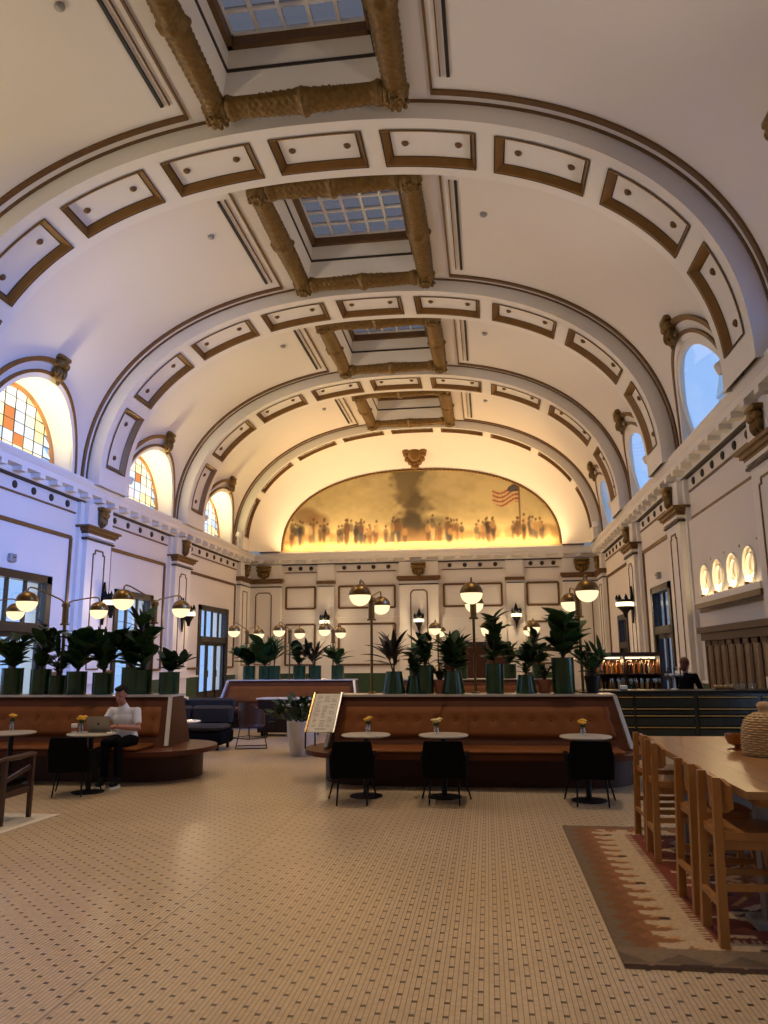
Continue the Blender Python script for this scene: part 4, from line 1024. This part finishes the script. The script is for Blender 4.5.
vase('bud vase of yellow flowers on the right table of the middle banquette', 1.13, 9.95, petalY, 3, 5, .10); vase('bud vase of yellow flowers beside the laptop', -5.44, 9.93, petalY, 4, 11, .13); vase('bud vase with an orange bloom on the table at the left edge', -6.50, 10.02, petalY, 5, 4, .14)
t = thing('laptop', 'open grey laptop on the round table before the man', 'laptop', (-5.24, 10.06, .755), .1)
MB().rbox(-.16, .16, -.02, .20, 0, .015, .004).build('keyboard_deck', silver, t); m = MB(); m.hexa([(-.16, -.025, .01), (.16, -.025, .01), (.16, -.015, .01), (-.16, -.015, .01), (-.16, -.10, .215), (.16, -.10, .215), (.16, -.09, .215), (-.16, -.09, .215)]); lid = m.build('screen_lid', silver, t)
m = MB(); m.ell((0, -.068, .115), (.014, .004, .016), 10, 6); m.build('emblem', blackm, lid, True)
t = thing('paper_cup', 'white paper cup with a brown sleeve beside the laptop', 'cup', (-5.50, 9.86, .755))
MB().lathe([(.030, 0), (.040, .11)], 16).build('cup', whitep, t, True, 40); MB().lathe([(.0345, .03), (.0395, .08)], 16, cap=False).build('sleeve', terrac, t, True); MB().lathe([(.043, .11), (.043, .12), (.036, .128)], 16).build('lid', whitep, t, True, 40)
t = thing('phone', 'pale phone lying at the right edge of the laptop table', 'phone', (-5.06, 9.98, .755), .5); MB().rbox(-.035, .035, -.07, .07, 0, .009, .003).build('body', whitep, t); MB().box(-.03, .03, -.062, .062, .009, .0095).build('screen', paper, t)

# sloping menu stand at the left end of the middle banquette
t = thing('menu_stand', 'sloping white menu board in a brass frame at the banquette end', 'sign', (-2.41, 11.0, .455))
b0, b1, w2 = Vector((0, .0, .23)), Vector((.04, .42, .74)), .19
def bp(u, w, o=0):
    p = b0.lerp(b1, w); n = Vector((0, -.77, .63)); return tuple(p + Vector((u * w2, 0, 0)) + n * o)
m = MB(); m.hexa([bp(-1, 0, -.015), bp(1, 0, -.015), bp(1, 0, .0), bp(-1, 0, .0), bp(-1, 1, -.015), bp(1, 1, -.015), bp(1, 1, 0), bp(-1, 1, 0)]); bd = m.build('board', paper, t)
rr = random.Random(9); m = MB(); m2 = MB()
for i in range(22):
    w = .93 - i * .038
    for c0, c1 in ((-.8, -.32), (-.22, .25), (.34, .82)):
        a = c0 + rr.uniform(0, .05); c = c1 - rr.uniform(0, .22)
        if rr.random() < .12: continue
        m.hexa([bp(a, w, .001), bp(c, w, .001), bp(c, w, .002), bp(a, w, .002), bp(a, w + .012, .001), bp(c, w + .012, .001), bp(c, w + .012, .002), bp(a, w + .012, .002)])
m.build('printed_lines', ink2, bd)['kind'] = 'stuff'; m2.hexa([bp(-.45, .06, .001), bp(.4, .06, .001), bp(.4, .06, .002), bp(-.45, .06, .002), bp(-.45, .085, .001), bp(.4, .085, .001), bp(.4, .085, .002), bp(-.45, .085, .002)]); m2.build('footer_line', ink2, bd)
for e in (-1, 1):
    m = MB(); m.bar(bp(e * 1.08, -.02, .005), bp(e * 1.08, 1.02, .005), .02, .03); m.build('frame_rail', brassB if e < 0 else chrome, t)
    m = MB(); m.bar(bp(e * 1.08, 0, 0), (e * 1.08 * w2, .0, .0), .02, .02); m.build('leg', blackm, t); m = MB(); m.bar(bp(e * 1.08, .97, -.02), (e * 1.08 * w2 + .04, .45, .0), .02, .02); m.build('leg', blackm, t)

# ------------------------------------------------------------------ communal table with stools, rug, demijohn, bowl
t = thing('communal_table', 'long oak counter-height table on the right', 'table', (2.12, 6.545, 0))
for i in range(6):
    x0 = -.65 + i * 1.3 / 6; MB().box(x0 + .0015, x0 + 1.3 / 6 - .0015, -1.635, 1.635, .878, .92).build('plank', oakT, t)
m = MB(); m.box(-.52, .52, -1.45, 1.45, .80, .875); m.build('apron', oak, t)
for s in (-1, 1):
    m = MB(); m.box(-.42, .42, s * 1.0 - .05, s * 1.0 + .05, .02, .80); m.box(-.5, .5, s * 1.0 - .12, s * 1.0 + .12, 0, .05); m.build('pedestal', greyM, t)
def stool(label, x, y, rz, first=[None]):
    if first[0]: return copy_tree(first[0], None, (x, y, .012), rz, label)
    t = thing('bar_stool', label, 'stool', (x, y, .012), rz, 'oak stools along the long table')
    m = MB()
    m.prism(rrect(.02, .44, -.21, .21, .09, 5), .60, .645); m.build('seat', oak, t, True, 30)
    for s in (-1, 1):
        m = MB(); m.hexa([(-.025, s * .19 - .027, 0), (.03, s * .19 - .027, 0), (.03, s * .19 + .027, 0), (-.025, s * .19 + .027, 0), (.015, s * .165 - .022, .955), (.06, s * .165 - .022, .955), (.06, s * .165 + .022, .955), (.015, s * .165 + .022, .955)]); m.build('back_leg', oak, t)
        m = MB(); m.hexa([(.44, s * .19 - .027, 0), (.48, s * .19 - .027, 0), (.48, s * .19 + .027, 0), (.44, s * .19 + .027, 0), (.36, s * .15 - .018, .605), (.41, s * .15 - .018, .605), (.41, s * .15 + .018, .605), (.36, s * .15 + .018, .605)]); m.build('front_leg', oak, t)
        m = MB(); m.bar((.0, s * .185, .33), (.43, s * .175, .33), .025, .04); m.build('side_rail', oak, t)
        m = MB(); m.bar((.0, s * .178, .57), (.40, s * .155, .57), .022, .06); m.build('seat_rail', oak, t)
    m = MB(); m.bar((.45, -.18, .22), (.45, .18, .22), .045, .03); m.build('foot_rest', oak, t)
    m = MB(); m.bar((.0, -.18, .24), (.0, .18, .24), .03, .035); m.build('back_rail', oak, t)
    m = MB()
    def bk_(u, w, o): 
        y = (u - .5) * .42; x = .075 + o - .05 * (1 - (2 * u - 1) ** 2) + .02; e = .10 * (1 - max(0, abs(2 * u - 1) - .75) / .25 * .35)
        return (x, y, .845 + (w - .5) * 2 * e)
    for o in (0, .024): m.grid(lambda u, w: bk_(u, w, o), 14, 4)
    for w in (0, 1): m.grid(lambda u, q: bk_(u, w, .024 * q), 14, 1)
    for u in (0, 1): m.grid(lambda q, w: bk_(u, w, .024 * q), 1, 4)
    m.build('backrest', oak, t, True, 40)
    first[0] = t; return t
stool('nearest oak bar stool at the long table', 1.325, 5.30, 0); stool('second nearest oak bar stool at the long table', 1.33, 5.92, .03); stool('third oak bar stool along the long table, its seat visible', 1.36, 7.23, -.03); stool('farthest oak bar stool at the table end', 1.40, 7.92, .05)
# kilim rug
RX0, RX1, RY0, RY1 = .70, 3.6, 4.76, 8.42
nx, ny = 165, 200
gxr = np.linspace(0, RX1 - RX0, nx + 1); gyr = np.linspace(0, RY1 - RY0, ny + 1); A, B_ = np.meshgrid(gxr, gyr)
d = np.minimum(np.minimum(A, (RX1 - RX0) - A), np.minimum(B_ * 1.25, ((RY1 - RY0) - B_) * 1.6)); al = np.where((A <= np.minimum(B_ * 1.25, ((RY1 - RY0) - B_) * 1.6)), B_, A)
rust = np.array(srgb(116, 50, 26)); cream = np.array(srgb(186, 160, 128)); olive = np.array(srgb(112, 92, 70)); brown = np.array(srgb(136, 88, 50)); darkr = np.array(srgb(52, 30, 22)); tan_ = np.array(srgb(186, 140, 92))
C = np.zeros(A.shape + (3,)); C[:] = rust
def pc(mask, c): C[mask] = c
tri = lambda x, p: np.abs(((x / p) % 1) - .5) * 2
sw = (al / .20) % 1
pc(d < .56, cream); pc(d < .26 + .18 * np.maximum(0, 1 - np.abs(sw - .2) / .42), brown); pc((d < .17 + .07 * tri(al, .20)), brown * .78); pc(d < .06 + .07 * tri(al + .05, .20), olive)
pc((d > .30) & (d < .42) & (np.abs(sw - .35 - (d - .3) * .8) < .07), tan_); pc((d > .36) & (d < .43) & (np.abs(sw - .25) < .14) & (((al / .8) % 1) < .25), darkr)
nearb = B_ < .30; pc(nearb, olive * 1.25); pc(nearb & (B_ > .06) & (B_ < .06 + .16 * tri(A, .34)), olive * .75); pc(nearb & (B_ < .035 + .03 * tri(A + .1, .5)) , darkr * 1.3)
pc((d > .545) & (d < .60) & (((al / .045) % 1) > .5) & ~nearb, rust); pc((d >= .56) & (d < .60) & (((al / .045) % 1) <= .5) & ~nearb, cream)
# field motifs: stepped diamonds with hooks
fa = A - 1.45
for cy_ in (.95, 1.83, 2.71):
    q = np.abs(fa) * .9 + np.abs(B_ - cy_) * 1.15; inn = d > .66
    ang = (np.floor((np.abs(fa) + np.abs(B_ - cy_)) / .05) % 2)
    pc(inn & (q < .62) & (q > .52), cream); pc(inn & (q < .52) & (q > .47), darkr); pc(inn & (q < .40) & (q > .30), tan_); pc(inn & (q < .22), brown); pc(inn & (q < .10), cream)
for cy_ in np.arange(.55, 3.4, .36):
    for cx_ in (.78, 2.1):
        q1 = (np.abs(A - cx_) < .09) & (np.abs(B_ - cy_) < .018 + .25 * np.abs(np.abs(A - cx_) - .045)); pc(q1 & (d > .6), cream)
        q2 = (np.abs(A - cx_ - .16) < .05) & (np.abs(B_ - cy_ - .15) < .03); pc(q2 & (d > .62), darkr)
        q3 = np.abs((A - cx_ - .22) - (B_ - cy_) * .7) < .022; pc(q3 & (np.abs(B_ - cy_) < .11) & (d > .62), tan_)
C *= (.88 + .24 * np.random.RandomState(2).rand(*A.shape))[..., None]
m = MB(); m.grid(lambda u, w: (RX0 + (RX1 - RX0) * u, RY0 + (RY1 - RY0) * w, .012), nx, ny)
base_n = len(m.v); m.box(RX0, RX1, RY0, RY1, .0005, .0115)
rug = m.build('kilim_rug', VCOL('kilim_wool', .95, .4, 250)); at = rug.data.color_attributes.new('Col', 'FLOAT_COLOR', 'POINT')
cc = np.concatenate([np.clip(C.reshape(-1, 3), 0, 1), np.tile(olive, (8, 1))]); at.data.foreach_set('color', np.concatenate([cc, np.ones((len(cc), 1))], 1).ravel())
tag(rug, 'patterned rust and cream kilim rug under the long table', 'rug')
# wicker demijohn
t = thing('demijohn', 'round-shouldered bottle in a wicker basket on the long table', 'bottle', (2.19, 6.66, .92))
prof = [(.165, 0), (.18, .02), (.178, .12), (.168, .21), (.145, .275), (.10, .315), (.055, .335)]
pz_ = [p[1] for p in prof]; pr_ = [p[0] for p in prof]
m = MB(); rows = 18
def wk(u, w):
    z = .335 * w; r = float(np.interp(z, pz_, pr_)); row = int(w * rows * .999); ph = (w * rows) % 1
    over = math.sin(2 * PI * u * 14 + PI * row)
    return ((r + .012 * math.sin(PI * ph) * (1 + .7 * over)) * math.cos(2 * PI * u), (r + .012 * math.sin(PI * ph) * (1 + .7 * over)) * math.sin(2 * PI * u), z)
m.grid(wk, 112, rows * 5, True); m.build('wicker_cover', wicker, t, True, 70)
MB().lathe([(.055, .33), (.042, .35), (.044, .36), (.056, .375), (.056, .395), (.035, .415), (.01, .42)], 14).build('neck', wicker, t, True, 50)
t = thing('amber_bowl', 'footed amber glass bowl beside the wicker bottle', 'bowl', (2.08, 7.05, .92))
MB().lathe([(.05, 0), (.05, .01), (.025, .02), (.03, .03), (.08, .05), (.10, .10), (.10, .13), (.093, .13), (.09, .10), (.06, .06), (.01, .055)], 24).build('bowl', amber, t, True, 40)
for i in range(6):
    a = i * 1.05; m = MB(); m.ell((.075 * math.cos(a), .075 * math.sin(a), .006), (.02, .012, .006), 8, 4); m.build('foot', amber, t, True)

# ------------------------------------------------------------------ wooden armchair and pale rug at the left edge
tag(MB().prism([(-7.6, 5.6), (-5.02, 5.6), (-4.84, 8.5), (-7.6, 8.5)], .0005, .010).build('pale_rug', paleRug), 'thin pale rug under the wooden armchair', 'rug')
t = thing('wooden_armchair', 'dark wooden armchair with black seat at the left picture edge', 'armchair', (-5.42, 8.06, .01), 0)
MB().rbox(-.26, .26, -.24, .25, .36, .46, .03).build('seat', black, t, True, 40); m = MB(); m.hexa([(-.24, -.28, .50), (.24, -.28, .50), (.24, -.22, .48), (-.24, -.22, .48), (-.24, -.36, .82), (.24, -.36, .82), (.24, -.31, .82), (-.24, -.31, .82)]); m.build('backrest', black, t)
for s in (-1, 1):
    for y, h in ((-.25, .66), (.25, .66)):
        m = MB(); m.hexa([(s * .31 - .02, y - .02, 0), (s * .31 + .02, y - .02, 0), (s * .31 + .02, y + .02, 0), (s * .31 - .02, y + .02, 0), (s * .31 - .024, y - .026, h), (s * .31 + .024, y - .026, h), (s * .31 + .024, y + .026, h), (s * .31 - .024, y + .026, h)]); m.build('leg', walnut, t)
    m = MB(); m.tube([(s * .30, -.36, .66), (s * .31, -.25, .672), (s * .32, .0, .67), (s * .32, .2, .68), (s * .31, .31, .67)], [.022, .026, .03, .028, .02], 8); m.build('armrest', walnut, t, True)
    m = MB(); m.bar((s * .31, -.25, .30), (s * .31, .25, .30), .03, .06); m.bar((s * .31, -.25, .44), (s * .31, .25, .55), .025, .045); m.build('side_rail', walnut, t)
for y in (-.25, .25): m = MB(); m.bar((-.31, y, .32), (.31, y, .32), .03, .06); m.build('cross_rail', walnut, t)

# ------------------------------------------------------------------ people
def remeshed(m, name, mat, parent, vox):
    o = m.build(name, mat, parent, True, None)
    r = o.modifiers.new('remesh', 'REMESH'); r.mode = 'VOXEL'; r.voxel_size = vox; r.use_smooth_shade = True
    sm = o.modifiers.new('smooth', 'SMOOTH'); sm.factor = .5; sm.iterations = 3
    return o
def limb(m, pts, rs, n=10):
    m.tube(pts, rs, n)
    for p, r in zip(pts, rs): m.ell(p, (r, r, r), 10, 8)
def head(m, c, tilt=0, sc=1.0):
    rot = Matrix.Rotation(tilt, 3, 'X')
    def E(p, r): 
        q = rot @ Vector(p) * sc; m.ell((c[0] + q.x, c[1] + q.y, c[2] + q.z), tuple(a * sc for a in r), 14, 10, rot)
    E((0, .01, .02), (.075, .095, .10)); E((0, -.02, -.05), (.058, .068, .072)); E((0, -.098, -.012), (.012, .018, .028)); E((0, -.078, -.065), (.028, .014, .008))
    for s in (-1, 1): E((s * .077, .01, -.005), (.012, .022, .032)); E((s * .03, -.078, .018), (.016, .012, .009)); E((s * .03, -.078, .034), (.022, .010, .006))
def hand(m, p, d, side, up=(0, 0, 1)):
    p = Vector(p); d = Vector(d).normalized(); u = Vector(up); sdir = d.cross(u).normalized()
    m.ell(tuple(p + d * .035), (.036, .042, .018), 10, 8)
    for i, L in enumerate((.062, .075, .070, .055)):
        b = p + d * .06 + sdir * (i - 1.5) * .019; limb(m, [b, b + d * L * .55 - u * .006, b + d * L - u * .024], [.009, .0085, .007], 8)
    b = p + d * .015 + sdir * side * .03; limb(m, [b, b + d * .03 + sdir * side * .02, b + d * .055 + sdir * side * .018 - u * .01], [.011, .010, .008], 8)
# man on the banquette
t = thing('person', 'man in a white t-shirt sitting on the left banquette, typing on a laptop', 'person', (-5.28, 10.82, 0))
m = MB(); hc = (-.03, -.07, 1.215)
limb(m, [(.0, -.01, 1.02), (-.02, -.04, 1.12)], [.058, .055]); head(m, hc, .32)
AR = {1: [(.20, .0, .98), (.29, -.13, .75), (.09, -.44, .805)], -1: [(-.19, 0, .98), (-.26, -.15, .76), (-.13, -.44, .805)]}
for s in (-1, 1):
    a, b_, c = [Vector(q) for q in AR[s]]
    limb(m, [a, a.lerp(b_, .5), b_, b_.lerp(c, .45), c], [.050, .050, .043, .042, .028]); hand(m, c, (c - b_).normalized() + Vector((-s * .2, 0, -.1)), -s)
limb(m, [(.03, .04, .60), (.02, .03, .80), (.0, .01, .94)], [.085, .085, .07])
body = remeshed(m, 'body', skin, t, .0085)
m = MB()
m.ell((.04, .05, .62), (.165, .125, .13), 16, 10); m.ell((.03, .03, .74), (.168, .12, .16), 16, 10); m.ell((.015, .005, .87), (.195, .118, .14), 16, 10); m.ell((.005, .0, .965), (.205, .09, .065), 16, 10)
for s in (-1, 1):
    a, b_, c = [Vector(q) for q in AR[s]]; limb(m, [Vector((s * .12, 0, .97)), a, a.lerp(b_, .62)], [.068, .063, .056], 12)
limb(m, [(.005, -.005, 1.0), (-.005, -.015, 1.055)], [.085, .066])
remeshed(m, 't_shirt', shirtW, t, .012)
m = MB()
for s in (-1, 1):
    hip, kn, an = Vector((.04 + s * .09, .04, .57)), Vector((.04 + s * .10, -.40, .575)), Vector((.08 + s * .10, -.46, .13))
    limb(m, [hip, hip.lerp(kn, .5), kn, kn.lerp(an, .4), an], [.095, .085, .068, .060, .048], 12)
m.ell((.04, .05, .57), (.17, .13, .09), 14, 8); remeshed(m, 'trousers', trouser, t, .014)
for s in (-1, 1):
    m = MB(); x = .08 + s * .10; m.ell((x, -.47, .10), (.045, .05, .06), 10, 8); m.ell((x, -.55, .06), (.048, .12, .045), 12, 8); sh_ = m.build('shoe', blackm, t, True)
    m = MB(); m.prism([(x + .055 * math.cos(a), -.54 + .135 * math.sin(a)) for a in np.linspace(0, 2 * PI, 18)[:-1]], .0, .028); m.build('sole', whitep, sh_)
m = MB(); rot = Matrix.Rotation(.32, 3, 'X')
q = rot @ Vector((0, .040, .035)); m.ell((hc[0] + q.x, hc[1] + q.y, hc[2] + q.z), (.085, .088, .100), 16, 10, rot); q = rot @ Vector((0, -.02, .10)); m.ell((hc[0] + q.x, hc[1] + q.y, hc[2] + q.z), (.07, .075, .035), 14, 8, rot); m.build('hair', hairD, t, True)
m = MB(); c = Vector(AR[1][2]); m.ell(tuple(c + Vector((.012, .02, -.002))), (.034, .016, .034), 12, 8); m.build('wrist_watch', blackm, t, True)
# bartender
t = thing('person', 'bartender in black with auburn hair standing behind the bar', 'person', (3.80, 15.75, 0), 2.5)
m = MB(); hc = (0, -.03, 1.56)
limb(m, [(0, 0, 1.36), (0, -.01, 1.47)], [.055, .05]); head(m, hc, .25)
AR = {1: [(.18, 0, 1.32), (.25, -.06, 1.08), (.14, -.30, 1.12)], -1: [(-.18, 0, 1.32), (-.25, -.06, 1.08), (-.14, -.30, 1.12)]}
for s in (-1, 1):
    a, b_, c = [Vector(q) for q in AR[s]]; limb(m, [a, a.lerp(b_, .5), b_, b_.lerp(c, .45), c], [.045, .044, .038, .036, .026]); hand(m, c, (c - b_), -s)
limb(m, [(0, 0, .95), (0, 0, 1.26)], [.08, .07]); remeshed(m, 'body', skin, t, .010)
m = MB(); limb(m, [(0, 0, .88), (0, 0, 1.05), (0, 0, 1.26)], [.145, .135, .14], 16); m.ell((0, 0, 1.31), (.20, .10, .075), 14, 8)
for s in (-1, 1):
    a, b_, c = [Vector(q) for q in AR[s]]; limb(m, [Vector((s * .1, 0, 1.31)), a, b_, b_.lerp(c, .6)], [.07, .066, .052, .045], 12)
remeshed(m, 'shirt', trouser, t, .013)
m = MB()
for s in (-1, 1): limb(m, [(s * .09, 0, .90), (s * .1, 0, .48), (s * .1, .02, .10)], [.09, .068, .05], 12)
m.ell((0, 0, .90), (.16, .11, .09), 12, 8); remeshed(m, 'trousers', trouser, t, .014)
for s in (-1, 1): m = MB(); m.ell((s * .1, -.05, .05), (.05, .13, .05), 12, 8); m.build('shoe', blackm, t, True)
m = MB(); m.ell((0, .02, 1.60), (.088, .098, .092), 14, 10); m.ell((0, .07, 1.52), (.07, .05, .11), 12, 8); m.build('hair', hairR, t, True)

# ------------------------------------------------------------------ bar, back bar, cabinet
t = thing('bar_counter', 'long dark green bar counter with added glint bars on the right', 'bar', (3.55, 14.95, 0))
MB().box(-2.0, 1.9, -.35, .35, .0, 1.05).build('carcass', greenP, t); MB().rbox(-2.05, 1.95, -.42, .40, 1.05, 1.10, .012).build('counter_top', blackm, t)
for i, x in enumerate((-2.0, -.96, .12, 1.2)):
    x1 = min(x + 1.04, 1.9); 
    for z0, z1 in ((.06, .44), (.48, .64), (.68, .76), (.80, .97)): MB().rbox(x + .02, x1 - .02, -.385, -.345, z0, z1, .012).build('front_panel', greenP, t)
    for z in (.46, .66, .78, .985): m = MB(); m.tube([(x + .02, -.385, z), (x1 - .02, -.385, z)], .012, 8); m.build('glint_bar', brassB, t, True)  # bright bars standing in for the lines reflected in the glossy front
t2 = t
sh = thing('back_bar', 'back-bar unit with warm lit bottle shelves', 'shelf', (3.0, 18.0, 0))
MB().box(-.8, .8, -.25, .30, 0, .95).build('cupboard', woodD, sh); MB().box(-.8, .8, .26, .30, .95, 1.74).build('back_panel', woodD, sh); MB().box(-.82, .82, -.27, .32, 1.72, 1.80).build('canopy', walnut, sh)
for s in (-1, 0, 1): MB().box(s * .78 - .02, s * .78 + .02, -.25, .28, .95, 1.72).build('upright', walnut, sh)
for z in (.97, 1.34): MB().box(-.8, .8, -.2, .27, z - .03, z).build('shelf_board', walnut, sh)
MB().box(-.75, .75, .22, .25, 1.66, 1.70).build('light_strip', opal2, sh)
area('shelf_strip_glow', (3.0, 18.15, 1.62), (0, -.3, -1), 1.4, .05, 14, WARMER)
def bottle(mat, r, h):
    m = MB(); m.lathe([(r, 0), (r, h * .58), (r * .9, h * .66), (r * .36, h * .76), (r * .34, h)], 10); return m.mesh('bottle', mat, True, 50)
bm = [bottle(M('bottle_%s' % n, c, .12, coat=.5), r, h) for n, c, r, h in (('amber', (.25, .09, .015), .038, .28), ('clear', (.55, .55, .5), .036, .30), ('green', (.03, .08, .03), .037, .31), ('gold', (.55, .30, .06), .04, .26), ('dark', (.03, .015, .01), .038, .29))]
capm = MB().lathe([(.016, 0), (.016, .03)], 8).mesh('cap', blackm)
hs = (.28, .30, .31, .26, .29)
rr = random.Random(21)
ORD = ('leftmost', 'second', 'third', 'fourth', 'fifth', 'sixth', 'seventh', 'eighth', 'ninth', 'tenth', 'eleventh', 'twelfth', 'thirteenth', 'fourteenth', 'rightmost')
for z, lab in ((.97, 'lower'), (1.34, 'upper')):
    for i in range(15):
        k = rr.randrange(5); o = tag(inst('liquor_bottle', bm[k], None, (3.0 - .70 + i * .10 + rr.uniform(-.012, .012), 18.02 + rr.uniform(-.05, .05), z)), '%s spirit bottle on the %s lit back-bar shelf, %s' % (('amber', 'clear', 'green', 'golden', 'dark')[k], lab, ORD[i] + ('' if i in (0, 14) else ' from left')), 'bottle', 'bottles on the back bar'); inst('cap', capm, o, (0, 0, hs[k]))
gl_me = MB().lathe([(.030, 0), (.030, .004), (.005, .01), (.005, .09), (.03, .12), (.038, .17), (.034, .20)], 12, cap=False).mesh('wine_glass', glassV, True, 60)
tm_me = MB().lathe([(.034, 0), (.036, .005), (.040, .10)], 12, cap=False).mesh('tumbler', glassV, True, 60)
for i in range(9): tag(inst('wine_glass', gl_me, None, (2.30 + i * .11 + (i % 2) * .02, 15.1 + (i % 3) * .05, 1.10)), 'stemmed glass on the bar left of the bartender, %s from left' % ('first',) [0] if i == 0 else 'stemmed glass on the bar left of the bartender, %s from left' % ORD[i], 'glass', 'glasses on the bar')
for i in range(6): tag(inst('tumbler', tm_me, None, (4.35 + i * .10, 15.05 + (i % 2) * .09, 1.10)), 'tumbler on the bar right of the bartender, %s from left' % ('first' if i == 0 else ORD[i]), 'glass', 'tumblers on the bar')
t = thing('beer_tap', 'steel beer tap tower with three handles on the bar', 'tap', (3.42, 15.05, 1.10))
MB().lathe([(.07, 0), (.06, .015), (.03, .02), (.03, .24), (.035, .25)], 14).build('column', chrome, t, True, 40); m = MB(); m.tube([(-.16, 0, .26), (.16, 0, .26)], .03, 10); m.build('cross_tube', chrome, t, True)
for x in (-.11, 0, .11): m = MB(); m.tube([(x, -.02, .26), (x, -.09, .25), (x, -.10, .20)], .010, 6); m.tube([(x, -.04, .28), (x, -.04, .40)], [.010, .016], 8); m.build('faucet', blackm, t, True)
t = thing('bread_tray', 'low tray of pale rolls on the bar top', 'tray', (4.1, 15.05, 1.10)); MB().rbox(-.0, .36, -.1, .1, 0, .025, .008).build('tray', walnut, t)
for i in range(4): m = MB(); m.ell((.05 + i * .085, 0, .055), (.04, .055, .03), 10, 6); m.build('roll', wicker, t, True)
t = thing('napkin_holder', 'small white napkin block on the bar beside the banquette', 'napkins', (2.45, 14.75, 1.10)); MB().rbox(-.06, .06, -.05, .05, 0, .09, .01).build('napkins', whitep, t); MB().box(-.066, .066, -.055, .055, 0, .02).build('holder', blackm, t)
# tall wooden cabinet with reeded glass on the right wall
t = thing('glazed_cabinet', 'tall wooden cabinet with reeded glass doors below the portholes', 'cabinet', (XR - .25, 17.65, 0))
MB().box(-.02, .24, -2.5, 2.53, .0, 2.10).build('carcass', woodD, t); m = MB(); m.box(-.22, .24, -2.62, 2.66, 2.26, 2.40); m.box(-.14, .24, -2.56, 2.6, 2.08, 2.26); m.build('cornice', woodD, t)
for i in range(9):
    y0 = -2.48 + i * .555; m = MB(); m.box(-.08, -.02, y0, y0 + .09, .1, 2.08); m.box(-.08, -.02, y0 + .46, y0 + .55, .1, 2.08); m.box(-.08, -.02, y0, y0 + .55, 1.96, 2.08); m.box(-.08, -.02, y0, y0 + .55, .85, .95); m.box(-.08, -.02, y0, y0 + .55, .1, .2); dr = m.build('cabinet_door', woodD, t)
    MB().box(-.06, -.04, y0 + .09, y0 + .46, .95, 1.96).build('reeded_pane', reedG, dr); MB().box(-.065, -.03, y0 + .09, y0 + .46, .2, .85).build('door_panel', woodD, dr); m = MB(); m.ell((-.10, y0 + .42, 1.0), (.02, .02, .02), 8, 6); m.build('knob', brass, dr, True)

# ------------------------------------------------------------------ lounge furniture beyond the gap between the banquettes
def sofa(label, x, y, rz, L):
    t = thing('lounge_sofa', label, 'sofa', (x, y, 0), rz, 'dark lounge sofas')
    MB().rbox(-L / 2, L / 2, -.38, .38, .10, .36, .04).build('base', black, t, True, 40); n = max(2, int(L / .8)); w = L / n
    for i in range(n):
        MB().rbox(-L / 2 + i * w + .01, -L / 2 + (i + 1) * w - .01, -.40, .26, .36, .47, .04).build('seat_cushion', cushion, t, True, 40)
        MB().rbox(-L / 2 + i * w + .01, -L / 2 + (i + 1) * w - .01, .20, .40, .44, .80, .05).build('back_cushion', cushion, t, True, 40)
    for sx in (-1, 1):
        for sy in (-1, 1): MB().box(sx * (L / 2 - .1) - .025, sx * (L / 2 - .1) + .025, sy * .3 - .025, sy * .3 + .025, 0, .10).build('leg', blackm, t)
    return t
sofa('dark lounge sofa with grey cushions just right of the left banquette end', -5.95, 14.9, 0, 1.7); sofa('dark lounge sofa farther back near the left wall doorway', -7.3, 18.0, 0, 2.4)
def low_table(label, x, y, h, r):
    t = thing('lounge_table', label, 'table', (x, y, 0), 0, 'small lounge tables')
    MB().lathe([(r * .95, h - .025), (r, h - .015), (r, h)], 28).build('top', stone, t, True, 30); MB().lathe([(.03, .02), (.03, h - .02)], 10).build('column', blackm, t, True); MB().lathe([(r * .6, 0), (r * .6, .012), (.03, .03)], 20).build('foot_disc', blackm, t, True, 30)
low_table('small round stone-topped table by the left banquette end', -5.55, 13.7, .62, .33); low_table('round stone-topped table before the white planter', -4.05, 16.6, .74, .42)
def wire_chair(label, x, y, rz, first=[None]):
    if first[0]: return copy_tree(first[0], None, (x, y, 0), rz, label)
    t = thing('wire_chair', label, 'chair', (x, y, 0), rz, 'wire-based lounge chairs')
    m = MB()
    def sh(u, w, o):
        a = PI * (.9 + 1.2 * u); r = .26 + o; return (r * math.cos(a), r * math.sin(a) * .9, .44 + w * (.34 * (.45 + .55 * math.sin(PI * min(1, max(0, u)))) ))
    m.grid(lambda u, w: sh(u, w, 0), 20, 4); m.grid(lambda u, w: sh(u, w, -.03), 20, 4); m.build('shell', terrac if False else walnut, t, True)
    MB().lathe([(.24, .40), (.26, .42), (.25, .46), (.2, .47)], 20).build('seat', walnut, t, True, 40)
    for sx in (-1, 1):
        m = MB(); m.tube([(sx * .22, -.2, .41), (sx * .3, -.27, .015), (sx * .3, .27, .015), (sx * .22, .2, .41)], .010, 6); m.build('wire_leg', blackm, t)
    for y in (-.27, .27): m = MB(); m.tube([(-.3, y, .015), (.3, y, .015)], .010, 6); m.build('wire_base', blackm, t)
    first[0] = t; return t
wire_chair('brown shell chair on a black wire base in the gap between the banquettes', -4.68, 15.1, .3); wire_chair('second brown shell chair on a wire base, behind the first', -5.3, 16.9, -.5)
t = thing('dark_sideboard', 'dark sideboard with a pale top behind the wire chair', 'sideboard', (-4.55, 17.6, 0)); MB().box(-.7, .7, -.25, .25, .08, .80).build('body', woodD, t); MB().rbox(-.74, .74, -.28, .28, .80, .84, .01).build('top', stone, t)
for i in range(3): MB().box(-.68 + i * .46, -.26 + i * .46, -.27, -.25, .12, .76).build('door_panel', frameD, t)
for sx in (-.6, .6): MB().box(sx - .03, sx + .03, -.2, .2, 0, .08).build('foot', blackm, t)
